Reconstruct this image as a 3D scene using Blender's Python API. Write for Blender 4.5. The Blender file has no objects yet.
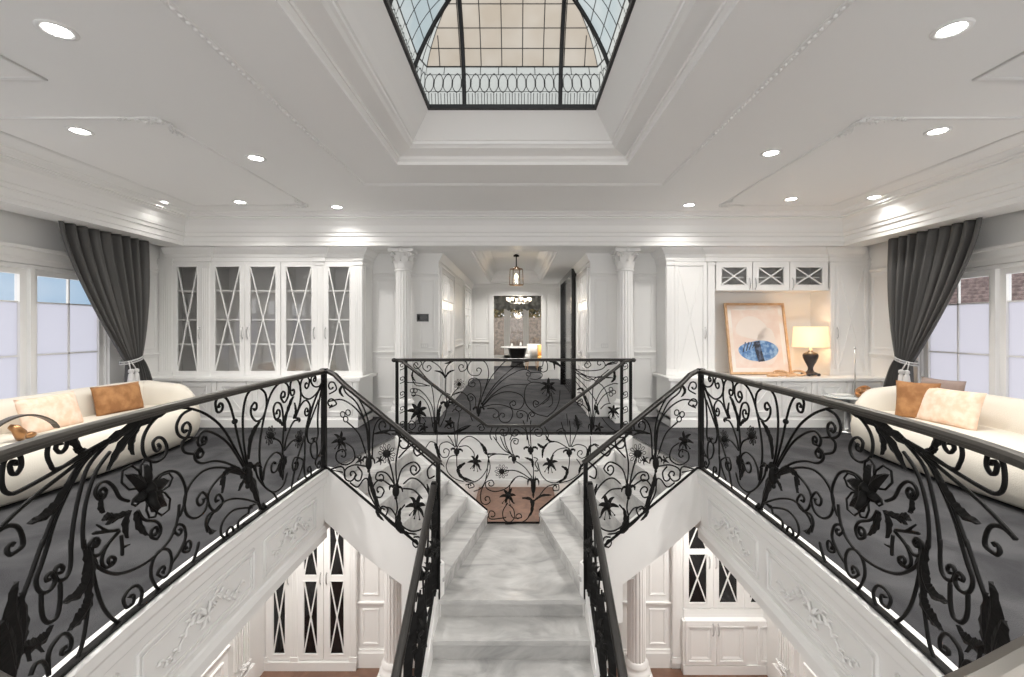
import bpy, bmesh, math, random
from mathutils import Vector as V
R = random.Random(7)
PI = math.pi
C = bpy.context.scene.collection
# ------------------------------------------------------------------ camera numbers
F, CX, CY, EX, EZ = 450.0, 517.5, 327.0, 0.05, 1.45
def X(px, Y): return (px - CX) / F * Y + EX
def Z(py, Y): return EZ - (py - CY) / F * Y
# ------------------------------------------------------------------ materials
def mat(name, col, rough=.5, metal=0, noise=None, bump=None, coat=0, spec=.5):
    m = bpy.data.materials.new(name); m.use_nodes = True
    nt = m.node_tree; b = nt.nodes['Principled BSDF']
    b.inputs['Base Color'].default_value = (*col, 1); b.inputs['Roughness'].default_value = rough
    b.inputs['Metallic'].default_value = metal; b.inputs['Specular IOR Level'].default_value = spec
    if coat: b.inputs['Coat Weight'].default_value = coat; b.inputs['Coat Roughness'].default_value = .08
    tc = nt.nodes.new('ShaderNodeTexCoord')
    if noise:
        sc, col2, lo, hi = noise[:4]
        n = nt.nodes.new('ShaderNodeTexNoise'); n.inputs['Scale'].default_value = sc; n.inputs['Detail'].default_value = 6
        n.inputs['Distortion'].default_value = noise[4] if len(noise) > 4 else 0
        r = nt.nodes.new('ShaderNodeValToRGB')
        r.color_ramp.elements[0].position = lo; r.color_ramp.elements[1].position = hi
        r.color_ramp.elements[0].color = (*col, 1); r.color_ramp.elements[1].color = (*col2, 1)
        nt.links.new(tc.outputs['Object'], n.inputs['Vector'])
        nt.links.new(n.outputs['Fac'], r.inputs['Fac']); nt.links.new(r.outputs['Color'], b.inputs['Base Color'])
    if bump:
        n2 = nt.nodes.new('ShaderNodeTexNoise'); n2.inputs['Scale'].default_value = bump[0]
        bp = nt.nodes.new('ShaderNodeBump'); bp.inputs['Strength'].default_value = bump[1]; bp.inputs['Distance'].default_value = .01
        nt.links.new(tc.outputs['Object'], n2.inputs['Vector'])
        nt.links.new(n2.outputs['Fac'], bp.inputs['Height']); nt.links.new(bp.outputs['Normal'], b.inputs['Normal'])
    return m
def emit(name, col, s):
    m = bpy.data.materials.new(name); m.use_nodes = True
    b = m.node_tree.nodes['Principled BSDF']; b.inputs['Base Color'].default_value = (*col, 1)
    b.inputs['Emission Color'].default_value = (*col, 1); b.inputs['Emission Strength'].default_value = s
    return m
def thin_glass(name, gl=.08, tint=(1, 1, 1)):
    m = bpy.data.materials.new(name); m.use_nodes = True; nt = m.node_tree
    for n in list(nt.nodes):
        if n.type == 'BSDF_PRINCIPLED': nt.nodes.remove(n)
    out = nt.nodes['Material Output']; mx = nt.nodes.new('ShaderNodeMixShader'); mx.inputs[0].default_value = gl
    t = nt.nodes.new('ShaderNodeBsdfTransparent'); t.inputs[0].default_value = (*tint, 1)
    g = nt.nodes.new('ShaderNodeBsdfGlossy'); g.inputs['Roughness'].default_value = .03
    nt.links.new(t.outputs[0], mx.inputs[1]); nt.links.new(g.outputs[0], mx.inputs[2]); nt.links.new(mx.outputs[0], out.inputs[0])
    return m
def frosted(name, col, tr=.85, thru=0.0, scale=None, col2=None):
    m = bpy.data.materials.new(name); m.use_nodes = True; nt = m.node_tree
    for n in list(nt.nodes):
        if n.type == 'BSDF_PRINCIPLED': nt.nodes.remove(n)
    out = nt.nodes['Material Output']
    t = nt.nodes.new('ShaderNodeBsdfTranslucent'); d = nt.nodes.new('ShaderNodeBsdfDiffuse')
    t.inputs[0].default_value = (*col, 1); d.inputs[0].default_value = (*col, 1)
    if scale:
        tc = nt.nodes.new('ShaderNodeTexCoord'); n = nt.nodes.new('ShaderNodeTexNoise'); n.inputs['Scale'].default_value = scale
        r = nt.nodes.new('ShaderNodeValToRGB'); r.color_ramp.elements[0].position = .35; r.color_ramp.elements[1].position = .65
        r.color_ramp.elements[0].color = (*col, 1); r.color_ramp.elements[1].color = (*col2, 1)
        nt.links.new(tc.outputs['Object'], n.inputs['Vector']); nt.links.new(n.outputs['Fac'], r.inputs['Fac'])
        nt.links.new(r.outputs['Color'], t.inputs[0])
    mx = nt.nodes.new('ShaderNodeMixShader'); mx.inputs[0].default_value = tr
    nt.links.new(d.outputs[0], mx.inputs[1]); nt.links.new(t.outputs[0], mx.inputs[2])
    last = mx
    if thru:
        tp = nt.nodes.new('ShaderNodeBsdfTransparent'); m2 = nt.nodes.new('ShaderNodeMixShader'); m2.inputs[0].default_value = thru
        nt.links.new(mx.outputs[0], m2.inputs[1]); nt.links.new(tp.outputs[0], m2.inputs[2]); last = m2
    nt.links.new(last.outputs[0], out.inputs[0])
    return m
WHITE = mat('white_paint', (.83, .825, .81), .38)
CEIL = mat('ceiling_paint', (.88, .875, .86), .6)
GLOSSW = mat('white_gloss_paint', (.80, .79, .775), .22)
CARPET = mat('charcoal_carpet', (.043, .043, .046), .95, noise=(2.2, (.082, .082, .085), .36, .68, .8), bump=(160, .7), spec=.1)
IRON = mat('black_iron', (.0045, .0042, .004), .55, 0, bump=(90, .15), spec=.2)
RAIL = mat('sheen_handrail_iron', (.12, .112, .10), .33, .75)  # dark iron, bright ceiling's reflection put into a lighter colour
SILVER = mat('satin_nickel', (.6, .6, .6), .3, 1)
CREAM = mat('cream_boucle', (.72, .675, .59), .9, bump=(120, .35), spec=.15)
PEACH = mat('peach_velvet', (.80, .57, .42), .85, noise=(14, (.86, .69, .57), .4, .62), bump=(30, .25), spec=.2)
TAN = mat('tan_leather', (.29, .135, .055), .7, noise=(9, (.44, .225, .095), .4, .62), bump=(25, .25), spec=.25)
TAUPE = mat('taupe_velvet', (.30, .23, .20), .85)
DRAPE = mat('charcoal_drape', (.105, .103, .10), .62, bump=(200, .15), spec=.3)
CORD = mat('grey_cord', (.5, .5, .5), .7, bump=(150, .3))
OAK = mat('oak_frame', (.60, .36, .19), .5, noise=(12, (.68, .44, .26), .4, .6))
PARQ = mat('brown_floorboards', (.13, .065, .04), .28, noise=(3, (.22, .12, .08), .35, .65, 1.5), coat=.3)
DARKGLASS = mat('dark_glass', (.006, .006, .007), .06)
BLACKG = mat('black_gloss', (.012, .011, .011), .12)
GREY = mat('cabinet_lining', (.66, .65, .635), .6)
PAPER = mat('art_paper', (.83, .77, .71), .8, noise=(3, (.80, .66, .56), .45, .6))
PINK = mat('art_pink', (.78, .62, .53), .8, noise=(5, (.82, .70, .62), .4, .6))
BLUE = mat('art_blue', (.09, .20, .42), .7, noise=(16, (.30, .46, .66), .42, .6))
INK = mat('art_ink', (.03, .035, .05), .7, noise=(14, (.12, .16, .25), .45, .6))
SHADE = emit('lamp_shade_lit', (.9, .66, .40), .75)
BULB = emit('warm_bulb', (1.0, .78, .5), 14)
DISC = emit('downlight_lens', (1.0, .98, .95), 30)
CBULB = emit('frosted_bulb', (1.0, .86, .66), 2.5)
BRONZE = mat('bronze', (.38, .20, .09), .28, .8)
DRAIL = mat('dark_handrail_iron', (.03, .028, .026), .35, .5)
GLASS = thin_glass('clear_glass')
CLEARW = thin_glass('window_glass', .05, (.97, .98, 1))
FROST = frosted('frosted_film', (.70, .70, .75), .9)
PEACHG = frosted('peach_leaded_glass', (.37, .325, .27), .95, 0, 2.5, (.43, .395, .35))
BLUEG = frosted('pale_blue_leaded_glass', (.31, .365, .385), .95, 0, 2.5, (.38, .42, .43))
BANDG = frosted('clear_textured_glass', (.40, .42, .41), .95, .03)
LEAD = mat('lead_came', (.05, .05, .05), .5)
DOMEIRON = mat('dome_iron', (.018, .018, .02), .5)
TASSEL = mat('silver_tassel', (.62, .61, .60), .6, bump=(200, .4))
def marble():
    m = mat('carrara_marble', (.5, .5, .5), .16, coat=.2); nt = m.node_tree; b = nt.nodes['Principled BSDF']
    tc = nt.nodes.new('ShaderNodeTexCoord')
    mp = nt.nodes.new('ShaderNodeMapping'); mp.inputs['Rotation'].default_value = (.3, .2, .8); mp.inputs['Scale'].default_value = (1, 2.2, 1.6)
    n = nt.nodes.new('ShaderNodeTexNoise'); n.inputs['Scale'].default_value = 1.6; n.inputs['Detail'].default_value = 9; n.inputs['Distortion'].default_value = 1.2
    n.inputs['Roughness'].default_value = .62
    r = nt.nodes.new('ShaderNodeValToRGB'); e = r.color_ramp.elements
    e[0].position = .30; e[0].color = (.33, .33, .325, 1); e[1].position = .66; e[1].color = (.60, .595, .58, 1)
    k = e.new(.48); k.color = (.49, .485, .475, 1)
    nt.links.new(tc.outputs['Object'], mp.inputs[0]); nt.links.new(mp.outputs[0], n.inputs['Vector'])
    nt.links.new(n.outputs['Fac'], r.inputs[0]); nt.links.new(r.outputs[0], b.inputs['Base Color'])
    return m
MARBLE = marble()
def foliage_mat():
    m = mat('autumn_leaves', (.05, .07, .03), .9, noise=(5, (.40, .27, .09), .40, .62)); return m
FOLI = foliage_mat()
HEDGE = mat('stone_garden_wall', (.20, .16, .13), .9, noise=(7, (.38, .30, .24), .4, .6))
ROOFT = mat('roof_tiles', (.20, .15, .14), .8, noise=(9, (.34, .26, .24), .4, .6))
LAWN = mat('ground_paving', (.22, .23, .20), .95)

# ------------------------------------------------------------------ mesh builder
class MB:
    def __init__(s): s.v = []; s.f = []; s.sm = []
    def add(s, vs, fs, smooth=False):
        o = len(s.v); s.v += [tuple(p) for p in vs]
        for f in fs: s.f.append([i + o for i in f]); s.sm.append(smooth)
        return s
    def box(s, x0, x1, y0, y1, z0, z1):
        return s.add([(x, y, z) for x in (x0, x1) for y in (y0, y1) for z in (z0, z1)],
                     [(0, 1, 3, 2), (4, 6, 7, 5), (0, 4, 5, 1), (2, 3, 7, 6), (0, 2, 6, 4), (1, 5, 7, 3)])
    def extr(s, poly, vec):
        n = len(poly); vec = V(vec)
        return s.add([V(p) for p in poly] + [V(p) + vec for p in poly],
                     [list(range(n)), list(range(2 * n - 1, n - 1, -1))] + [(i, (i + 1) % n, n + (i + 1) % n, n + i) for i in range(n)])
    def tube(s, pts, r, n=6, cap=True):
        pts = [V(p) for p in pts]; m = len(pts)
        rr = r if isinstance(r, (list, tuple)) else [r] * m
        vs = []; up = None
        for i, p in enumerate(pts):
            t = (pts[min(i + 1, m - 1)] - pts[max(i - 1, 0)])
            if t.length < 1e-9: t = V((0, 0, 1))
            t.normalize()
            if up is None:
                up = V((0, 1, 0)) if abs(t.y) < .9 else V((1, 0, 0))
            a = t.cross(up)
            if a.length < 1e-4: a = t.cross(V((1, 0, 0)) if abs(t.x) < .9 else V((0, 0, 1)))
            a.normalize(); up = a.cross(t).normalized()
            for k in range(n):
                q = 2 * PI * k / n; vs.append(p + (a * math.cos(q) + up * math.sin(q)) * rr[i])
        fs = [(i * n + k, i * n + (k + 1) % n, (i + 1) * n + (k + 1) % n, (i + 1) * n + k) for i in range(m - 1) for k in range(n)]
        if cap: fs += [list(range(n))[::-1], list(range((m - 1) * n, m * n))]
        return s.add(vs, fs, True)
    def lathe(s, prof, c=(0, 0, 0), n=20, sx=1, sy=1, smooth=True):
        vs = [(c[0] + r * sx * math.cos(2 * PI * k / n), c[1] + r * sy * math.sin(2 * PI * k / n), c[2] + z) for r, z in prof for k in range(n)]
        m = len(prof)
        fs = [(i * n + k, i * n + (k + 1) % n, (i + 1) * n + (k + 1) % n, (i + 1) * n + k) for i in range(m - 1) for k in range(n)]
        fs += [list(range(n))[::-1], list(range((m - 1) * n, m * n))]
        return s.add(vs, fs, smooth)
    def ball(s, c, rx, ry=None, rz=None, n=8, m=6):
        ry = ry or rx; rz = rz or rx
        return s.lathe([(max(1e-4, math.sin(PI * i / m)), 0) for i in range(m + 1)], n=n) if False else s._ball(c, rx, ry, rz, n, m)
    def _ball(s, c, rx, ry, rz, n, m):
        vs = []; fs = []
        for i in range(m + 1):
            a = PI * i / m
            for k in range(n):
                q = 2 * PI * k / n
                vs.append((c[0] + rx * math.sin(a) * math.cos(q), c[1] + ry * math.sin(a) * math.sin(q), c[2] - rz * math.cos(a)))
        for i in range(m):
            for k in range(n): fs.append((i * n + k, i * n + (k + 1) % n, (i + 1) * n + (k + 1) % n, (i + 1) * n + k))
        return s.add(vs, fs, True)
    def rings(s, rings, closed=True, smooth=False):
        n = len(rings[0]); vs = [p for r in rings for p in r]
        fs = []
        for i in range(len(rings) - 1):
            for k in range(n if closed else n - 1):
                fs.append((i * n + k, i * n + (k + 1) % n, (i + 1) * n + (k + 1) % n, (i + 1) * n + k))
        return s.add(vs, fs, smooth)
    def build(s, name, m, parent=None, org=None, mir=False, kind=None, bevel=0):
        if mir: s.v = [(-x, y, z) for x, y, z in s.v]
        me = bpy.data.meshes.new(name)
        o3 = V(org) if org is not None else V((0, 0, 0))
        if parent is not None:
            q = parent
            o3 = V((0, 0, 0))
            while q is not None: o3 += q.location; q = q.parent
        me.from_pydata([V(p) - o3 for p in s.v], [], s.f)
        bm = bmesh.new(); bm.from_mesh(me)
        bmesh.ops.remove_doubles(bm, verts=bm.verts, dist=1e-6) if len(bm.verts) < 60000 else None
        bmesh.ops.recalc_face_normals(bm, faces=bm.faces); 
        bm.to_mesh(me); bm.free()
        if len(me.polygons) == len(s.sm): me.polygons.foreach_set('use_smooth', s.sm)
        elif any(s.sm): me.polygons.foreach_set('use_smooth', [True] * len(me.polygons))
        me.materials.append(m)
        o = bpy.data.objects.new(name, me); C.objects.link(o)
        if parent is not None: o.parent = parent
        elif org is not None: o.location = org
        if kind: o['kind'] = kind
        if bevel:
            b = o.modifiers.new('bevel', 'BEVEL'); b.width = bevel; b.segments = 2; b.limit_method = 'ANGLE'
        return o
def thing(name, label, cat, loc, group=None):
    o = bpy.data.objects.new(name, None); C.objects.link(o); o.location = loc; o.empty_display_size = .1
    o['label'] = label; o['category'] = cat
    if group: o['group'] = group
    return o
def tag(o, label, cat, group=None):
    o['label'] = label; o['category'] = cat
    if group: o['group'] = group
    return o
def copy_tree(o, parent=None):
    c = o.copy(); C.objects.link(c)
    if parent is not None: c.parent = parent
    for ch in list(o.children): copy_tree(ch, c)
    return c
class PL:
    """a plane to build relief on: origin, two axes, normal"""
    def __init__(s, o, u, v, n): s.o, s.u, s.v, s.n = V(o), V(u), V(v), V(n)
    def p(s, a, b, h=0): return s.o + s.u * a + s.v * b + s.n * h
def pbox(mb, pl, a0, a1, b0, b1, h0, h1):
    return mb.add([pl.p(a, b, h) for a in (a0, a1) for b in (b0, b1) for h in (h0, h1)],
                  [(0, 1, 3, 2), (4, 6, 7, 5), (0, 4, 5, 1), (2, 3, 7, 6), (0, 2, 6, 4), (1, 5, 7, 3)])
def mould(mb, pl, a0, a1, b0, b1, w=.035, h=.014, h0=0):
    prof = [(0, h0), (0, h0 + h * .6), (w * .2, h0 + h), (w * .45, h0 + h * .55), (w * .8, h0 + h * .7), (w, h0 + h * .2), (w, h0)]
    rs = [[pl.p(a0 + d, b0 + d, q), pl.p(a1 - d, b0 + d, q), pl.p(a1 - d, b1 - d, q), pl.p(a0 + d, b1 - d, q)] for d, q in prof]
    return mb.rings(rs)
def run(mb, pl, a0, a1, prof):
    """horizontal moulding from a0 to a1; prof is a closed list of (b, h)"""
    n = len(prof)
    return mb.add([pl.p(a0, b, h) for b, h in prof] + [pl.p(a1, b, h) for b, h in prof],
                  [list(range(n)), list(range(2 * n - 1, n - 1, -1))] + [(i, (i + 1) % n, n + (i + 1) % n, n + i) for i in range(n)])
def bar(mb, pl, p, q, w, h0, h1):
    p, q = V((*p, 0)), V((*q, 0)); d = (q - p).normalized(); s_ = V((-d.y, d.x, 0)) * w / 2
    c = [p + s_, p - s_, q - s_, q + s_]
    return mb.add([pl.p(k.x, k.y, h0) for k in c] + [pl.p(k.x, k.y, h1) for k in c],
                  [(0, 1, 2, 3), (7, 6, 5, 4), (0, 4, 5, 1), (1, 5, 6, 2), (2, 6, 7, 3), (3, 7, 4, 0)])
def dado(mb, pl, a0, a1, b): run(mb, pl, a0, a1, [(b - .035, 0), (b - .03, .015), (b, .02), (b + .005, .035), (b + .025, .035), (b + .03, 0)])
def skirt(mb, pl, a0, a1, b0, hgt=.2): run(mb, pl, a0, a1, [(b0, 0), (b0, .03), (b0 + hgt - .05, .03), (b0 + hgt - .03, .02), (b0 + hgt, .015), (b0 + hgt, 0)])

# ------------------------------------------------------------------ plan of the void
HALF = [(-1.885, 4.5), (-1.90, 3.9), (-1.90, 3.3), (-1.885, 2.7), (-1.85, 2.2), (-1.80, 1.8), (-1.71, 1.45), (-1.55, 1.14), (-1.28, .89), (-.98, .70),
        (-.73, .590), (-.556, .52), (-.35, .45), (0, .42)]
P1, P0, Q1, Q0 = (-1.885, 4.5), (-.64, 4.03), (-1.57, 6.05), (-.32, 5.52)
ZL = -.98
CZ, WX, WY, SOF, SLAB, LZ = 3.1, 5.4, 7.3, 2.65, -.65, -3.53
def cat(pts, n=8):
    if len(pts) < 3: return [tuple(map(float, p)) for p in pts]
    out = []; P = [pts[0]] + list(pts) + [pts[-1]]
    for i in range(1, len(P) - 2):
        a, b, c, d = P[i - 1:i + 3]
        for k in range(n):
            t = k / n
            out.append(tuple(.5 * ((2 * b[j]) + (c[j] - a[j]) * t + (2 * a[j] - 5 * b[j] + 4 * c[j] - d[j]) * t * t + (3 * b[j] - a[j] - 3 * c[j] + d[j]) * t ** 3) for j in range(len(b))))
    out.append(tuple(map(float, pts[-1])))
    return out
HC = cat(HALF, 5)

# ------------------------------------------------------------------ room shell
def side_frames():
    out = []
    for i, p in enumerate(HC):
        a, b = HC[max(i - 1, 0)], HC[min(i + 1, len(HC) - 1)]
        t = V((b[0] - a[0], b[1] - a[1], 0)).normalized(); n = V((-t.y, t.x, 0))
        out.append((V((p[0], p[1], 0)), t, n))
    return out
def floor_polys(off=0):
    e = [(p.x - n.x * off, p.y - n.y * off) for p, t, n in side_frames()]; e[-1] = (0, e[-1][1])
    left = [(0, -1.5)] + e[::-1] + [(Q1[0] - off, Q1[1] + off), (-1.57 - off, WY), (-WX, WY), (-WX, -1.5)]
    right = [(-x, y) for x, y in left]
    return [left, right, [(-1.57 - off, 6.05 + off), (1.57 + off, 6.05 + off), (1.57 + off, WY), (-1.57 - off, WY)]]
mb = MB()
for pl_ in floor_polys(): mb.extr([(x, y, -.03) for x, y in pl_], (0, 0, .03))
mb.box(-1.23, 1.23, WY, 12.6, -.03, 0); mb.box(-2.6, 2.6, 12.6, 16.75, -.03, 0)
mb.build('floor', CARPET, kind='structure')
MB().box(-2.6, 2.6, 16.75, 20, -.03, .0).build('floor', mat('pale_stone_floor', (.62, .60, .57), .3), kind='structure')
mb = MB()
for pl_ in floor_polys(.06): mb.extr([(x, y, SLAB + .01) for x, y in pl_], (0, 0, .3))
mb.box(-1.57, 1.57, 6.05, 6.10, SLAB, -.031)
mb.box(-1.57, 1.57, 6.03, 6.05, -.06, -.0); mb.box(-1.57, 1.57, 6.02, 6.05, -.35, -.31); mb.box(-1.57, 1.57, 6.02, 6.05, SLAB, SLAB + .05)
mb.build('ceiling', WHITE, kind='structure')         # underside of the gallery slab
# lower floor
MB().box(-6.5, 6.5, -2, 20, LZ - .05, LZ).build('floor', PARQ, kind='structure')
# fascia of the gallery round the void, one per side
FPROF = [(-.07, -.01), (-.07, .032), (.05, .032), (.05, -.02), (.035, -.045), (.035, -.10), (.012, -.125), (0, -.125), (0, -.53), (.015, -.54), (.03, -.58), (.03, SLAB), (-.1, SLAB)]
SF = side_frames()
def on_side(y, h, z):
    for i in range(len(HC) - 1):
        if HC[i][1] >= y >= HC[i + 1][1]:
            k = (HC[i][1] - y) / max(1e-6, HC[i][1] - HC[i + 1][1])
            p = SF[i][0].lerp(SF[i + 1][0], k); n = SF[i][2].lerp(SF[i + 1][2], k)
            return p + n * h + V((0, 0, z))
def ornament(mb, f, length, hgt, seed, depth=.012):
    """carved leafy relief; f(a, b, h) places it"""
    rr = random.Random(seed)
    for s_ in (1, -1):
        pts = [(s_ * length * t, hgt * .45 * math.sin(t * 2 * PI) * (1 - t * .4)) for t in [i / 14 for i in range(15)]]
        mb.tube([f(a, b, depth * .4) for a, b in pts], [.011 * (1 - .6 * i / 14) for i in range(15)], 5)
        for i in range(2, 15, 1):
            a, b = pts[i]; q = (1 if i % 2 else -1)
            l = hgt * .42 * (1 - i / 22)
            mb.tube([f(a, b, depth * .3), f(a + s_ * l * .5, b + q * l * .6, depth), f(a + s_ * l * .9, b + q * l * .5, depth * .2)], [.006, .011, .003], 5)
    for k in range(6):
        q = k * PI / 3
        mb.tube([f(0, 0, depth), f(math.cos(q) * hgt * .35, math.sin(q) * hgt * .35, depth * 1.3), f(math.cos(q) * hgt * .5, math.sin(q) * hgt * .5, 0)], [.008, .014, .003], 5)
for mir in (False, True):
    mb = MB()
    rings_ = [[p + n * h + V((0, 0, z)) for h, z in FPROF] for p, t, n in SF]
    mb.rings(rings_, closed=False)
    for y0, y1 in ((4.32, 3.46), (3.32, 2.25), (2.12, 1.25)):
        N = 14
        for q, (e, w) in enumerate(((0, .012), (.035, .007))):
            top = [on_side(y0 - e - (y0 - y1 - 2 * e) * k / N, .004, -.19 - e) for k in range(N + 1)]
            bot = [on_side(y1 + e + (y0 - y1 - 2 * e) * k / N, .004, -.48 + e) for k in range(N + 1)]
            mb.tube(top + bot + [top[0]], w, 6)
        ym = (y0 + y1) / 2
        ornament(mb, lambda a, b, h: on_side(ym - a, h + .003, -.335 + b), (y0 - y1) * .36, .16, 3)
    mb.build('trim_2' if mir else 'trim_1', WHITE, kind='structure', mir=mir)

# ceiling with tray
def rect_loop(mb, x0, x1, y0, y1, prof, smooth=False):
    mb.rings([[(x0 + d, y0 + d, z), (x1 - d, y0 + d, z), (x1 - d, y1 - d, z), (x0 + d, y1 - d, z)] for d, z in prof], smooth=smooth)
mb = MB()
T = (-1.17, 1.17, .5, 4.58)
o_, i_ = (-4.87, 4.87, -1.5, 6.64), T
ox = [(o_[0], o_[2]), (o_[1], o_[2]), (o_[1], o_[3]), (o_[0], o_[3])]; ix = [(i_[0], i_[2]), (i_[1], i_[2]), (i_[1], i_[3]), (i_[0], i_[3])]
mb.add([(x, y, CZ) for x, y in ox + ix], [(0, 1, 5, 4), (1, 2, 6, 5), (2, 3, 7, 6), (3, 0, 4, 7)])
rect_loop(mb, *T, [(0, CZ), (0, 3.13), (.02, 3.15), (.03, 3.15), (.03, 3.175), (.16, 3.205), (.18, 3.225), (.2, 3.235), (.2, 3.26), (.215, 3.265), (.25, 3.31), (.387, 3.47), (.395, 3.50), (-.1, 3.56)])
mb.build('ceiling', CEIL, kind='structure')
mb = MB()   # cornice and dropped bulkhead
mb.rings([[(-4.87 + d, -1.5, z), (-4.87 + d, 6.64 - d, z), (4.87 - d, 6.64 - d, z), (4.87 - d, -1.5, z)] for d, z in
          [(-.36, SOF + .2), (-.36, SOF), (0, SOF), (0, 2.70), (.01, 2.71), (.01, 2.78), (.03, 2.79), (.035, 2.83), (.05, 2.84), (.06, 2.87), (.075, 2.93), (.11, 2.99), (.16, 3.02), (.16, 3.035), (.19, 3.04), (.195, 3.06), (.22, 3.07), (.25, 3.085), (.26, CZ)]], closed=False)
mb.build('trim_3', WHITE, kind='structure')
mb = MB()   # soffit at the back over the cabinets, and corridor ceiling with its own tray
mb.box(-WX, -.95, 7.03, WY, SOF, SOF + .1); mb.box(.95, WX, 7.03, WY, SOF, SOF + .1); mb.box(-.95, .95, 7.03, 7.12, SOF, SOF + .1)
mb.box(-1.25, -.69, WY, 12.6, SOF, SOF + .1); mb.box(.69, 1.25, WY, 12.6, SOF, SOF + .1); mb.box(-.69, .69, 12.3, 12.6, SOF, SOF + .1)
mb.box(-.95, -.69, 7.12, WY, SOF, SOF + .1); mb.box(.69, .95, 7.12, WY, SOF, SOF + .1)
rect_loop(mb, -.688, .688, 7.122, 12.298, [(0, SOF - .004), (0, 2.69), (.03, 2.70), (.05, 2.76), (.09, 2.80), (.09, 2.86), (.12, 2.90), (.2, 2.97)])
mb.box(-.5, .5, 7.3, 12.1, 2.975, 3.0); mb.box(-1.4, 1.4, 7.0, 12.75, 3.06, 3.1); mb.box(-5.0, 5.0, 6.5, 7.45, 3.11, 3.16); mb.box(-1.36, -1.33, 7.4, 12.7, 2.6, 3.06); mb.box(1.33, 1.36, 7.4, 12.7, 2.6, 3.06); mb.box(-1.4, 1.4, 12.62, 12.72, 2.7, 3.06); mb.box(-WX, -1.3, 7.43, 7.46, 2.6, 3.15); mb.box(1.3, WX, 7.43, 7.46, 2.6, 3.15)  # outer covers are unseen, added to keep sky light from leaking in
mb.box(-2.6, 2.6, 12.7, 20, 3.0, 3.05)
mb.build('ceiling', CEIL, kind='structure')
# ceiling mouldings
CP = PL((0, 0, CZ), (1, 0, 0), (0, 1, 0), (0, 0, -1))
n_trim = 4
def trim(mb, m=WHITE, mir=False):
    global n_trim
    o = mb.build('trim_%d' % n_trim, m, kind='structure', mir=mir); n_trim += 1; return o
mb = MB(); mould(mb, CP, -1.75, 1.75, -.2, 5.22, .045, .014)
k = -.1
while k < 5.1:      # egg-and-dart beads
    for s_ in (-1, 1): mb._ball((s_ * 1.726, k, CZ - .008), .014, .018, .012, 6, 4)
    k += .055
trim(mb)
for mir in (False, True):
    mb = MB(); mould(mb, CP, -4.33, -2.78, 3.53, 6.1, .035, .016); mould(mb, CP, -4.33, -3.08, -.6, 3.0, .035, .016)
    for cx, cy, sa, sb in ((-2.80, 3.55, -1, 1), (-2.80, 6.08, -1, -1)):
        for dirn in (0, 1):
            f = (lambda a, b, h, cx=cx, cy=cy, sa=sa, sb=sb, dirn=dirn: V((cx + sa * abs(a) if dirn == 0 else cx + b, cy + b if dirn == 0 else cy + sb * abs(a), CZ - .01 - h)))
            ornament(mb, f, .3, .09, 5, .012)
    trim(mb, WHITE, mir)

# ---- back wall, with the corridor opening
BP = PL((0, WY, 0), (1, 0, 0), (0, 0, 1), (0, -1, 0))
mb = MB(); mb.box(-WX - .1, -1.23, WY, WY + .12, -.65, 3.0); mb.box(1.23, WX + .1, WY, WY + .12, -.65, 3.0)
for s_ in (1, -1):
    def mm(a0, a1, b0, b1):
        mould(mb, BP, min(s_ * a0, s_ * a1), max(s_ * a0, s_ * a1), b0, b1, .03, .012)
    mm(-2.24, -1.93, 1.10, 2.22); mm(-1.53, -1.30, 1.10, 2.22); mm(-2.24, -1.93, .30, .96); mm(-1.53, -1.30, .30, .96)
    run(mb, BP, *( (-2.4, -1.23) if s_ == 1 else (1.23, 2.4)), [(2.27, 0), (2.28, .02), (2.31, .03), (2.32, 0)])
    dado(mb, BP, *((-2.4, -1.23) if s_ == 1 else (1.23, 2.4)), 1.03)
    skirt(mb, BP, *((-2.4, -1.23) if s_ == 1 else (1.23, 2.4)), 0, .22)
mb.build('wall_back', WHITE, kind='structure')

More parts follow.
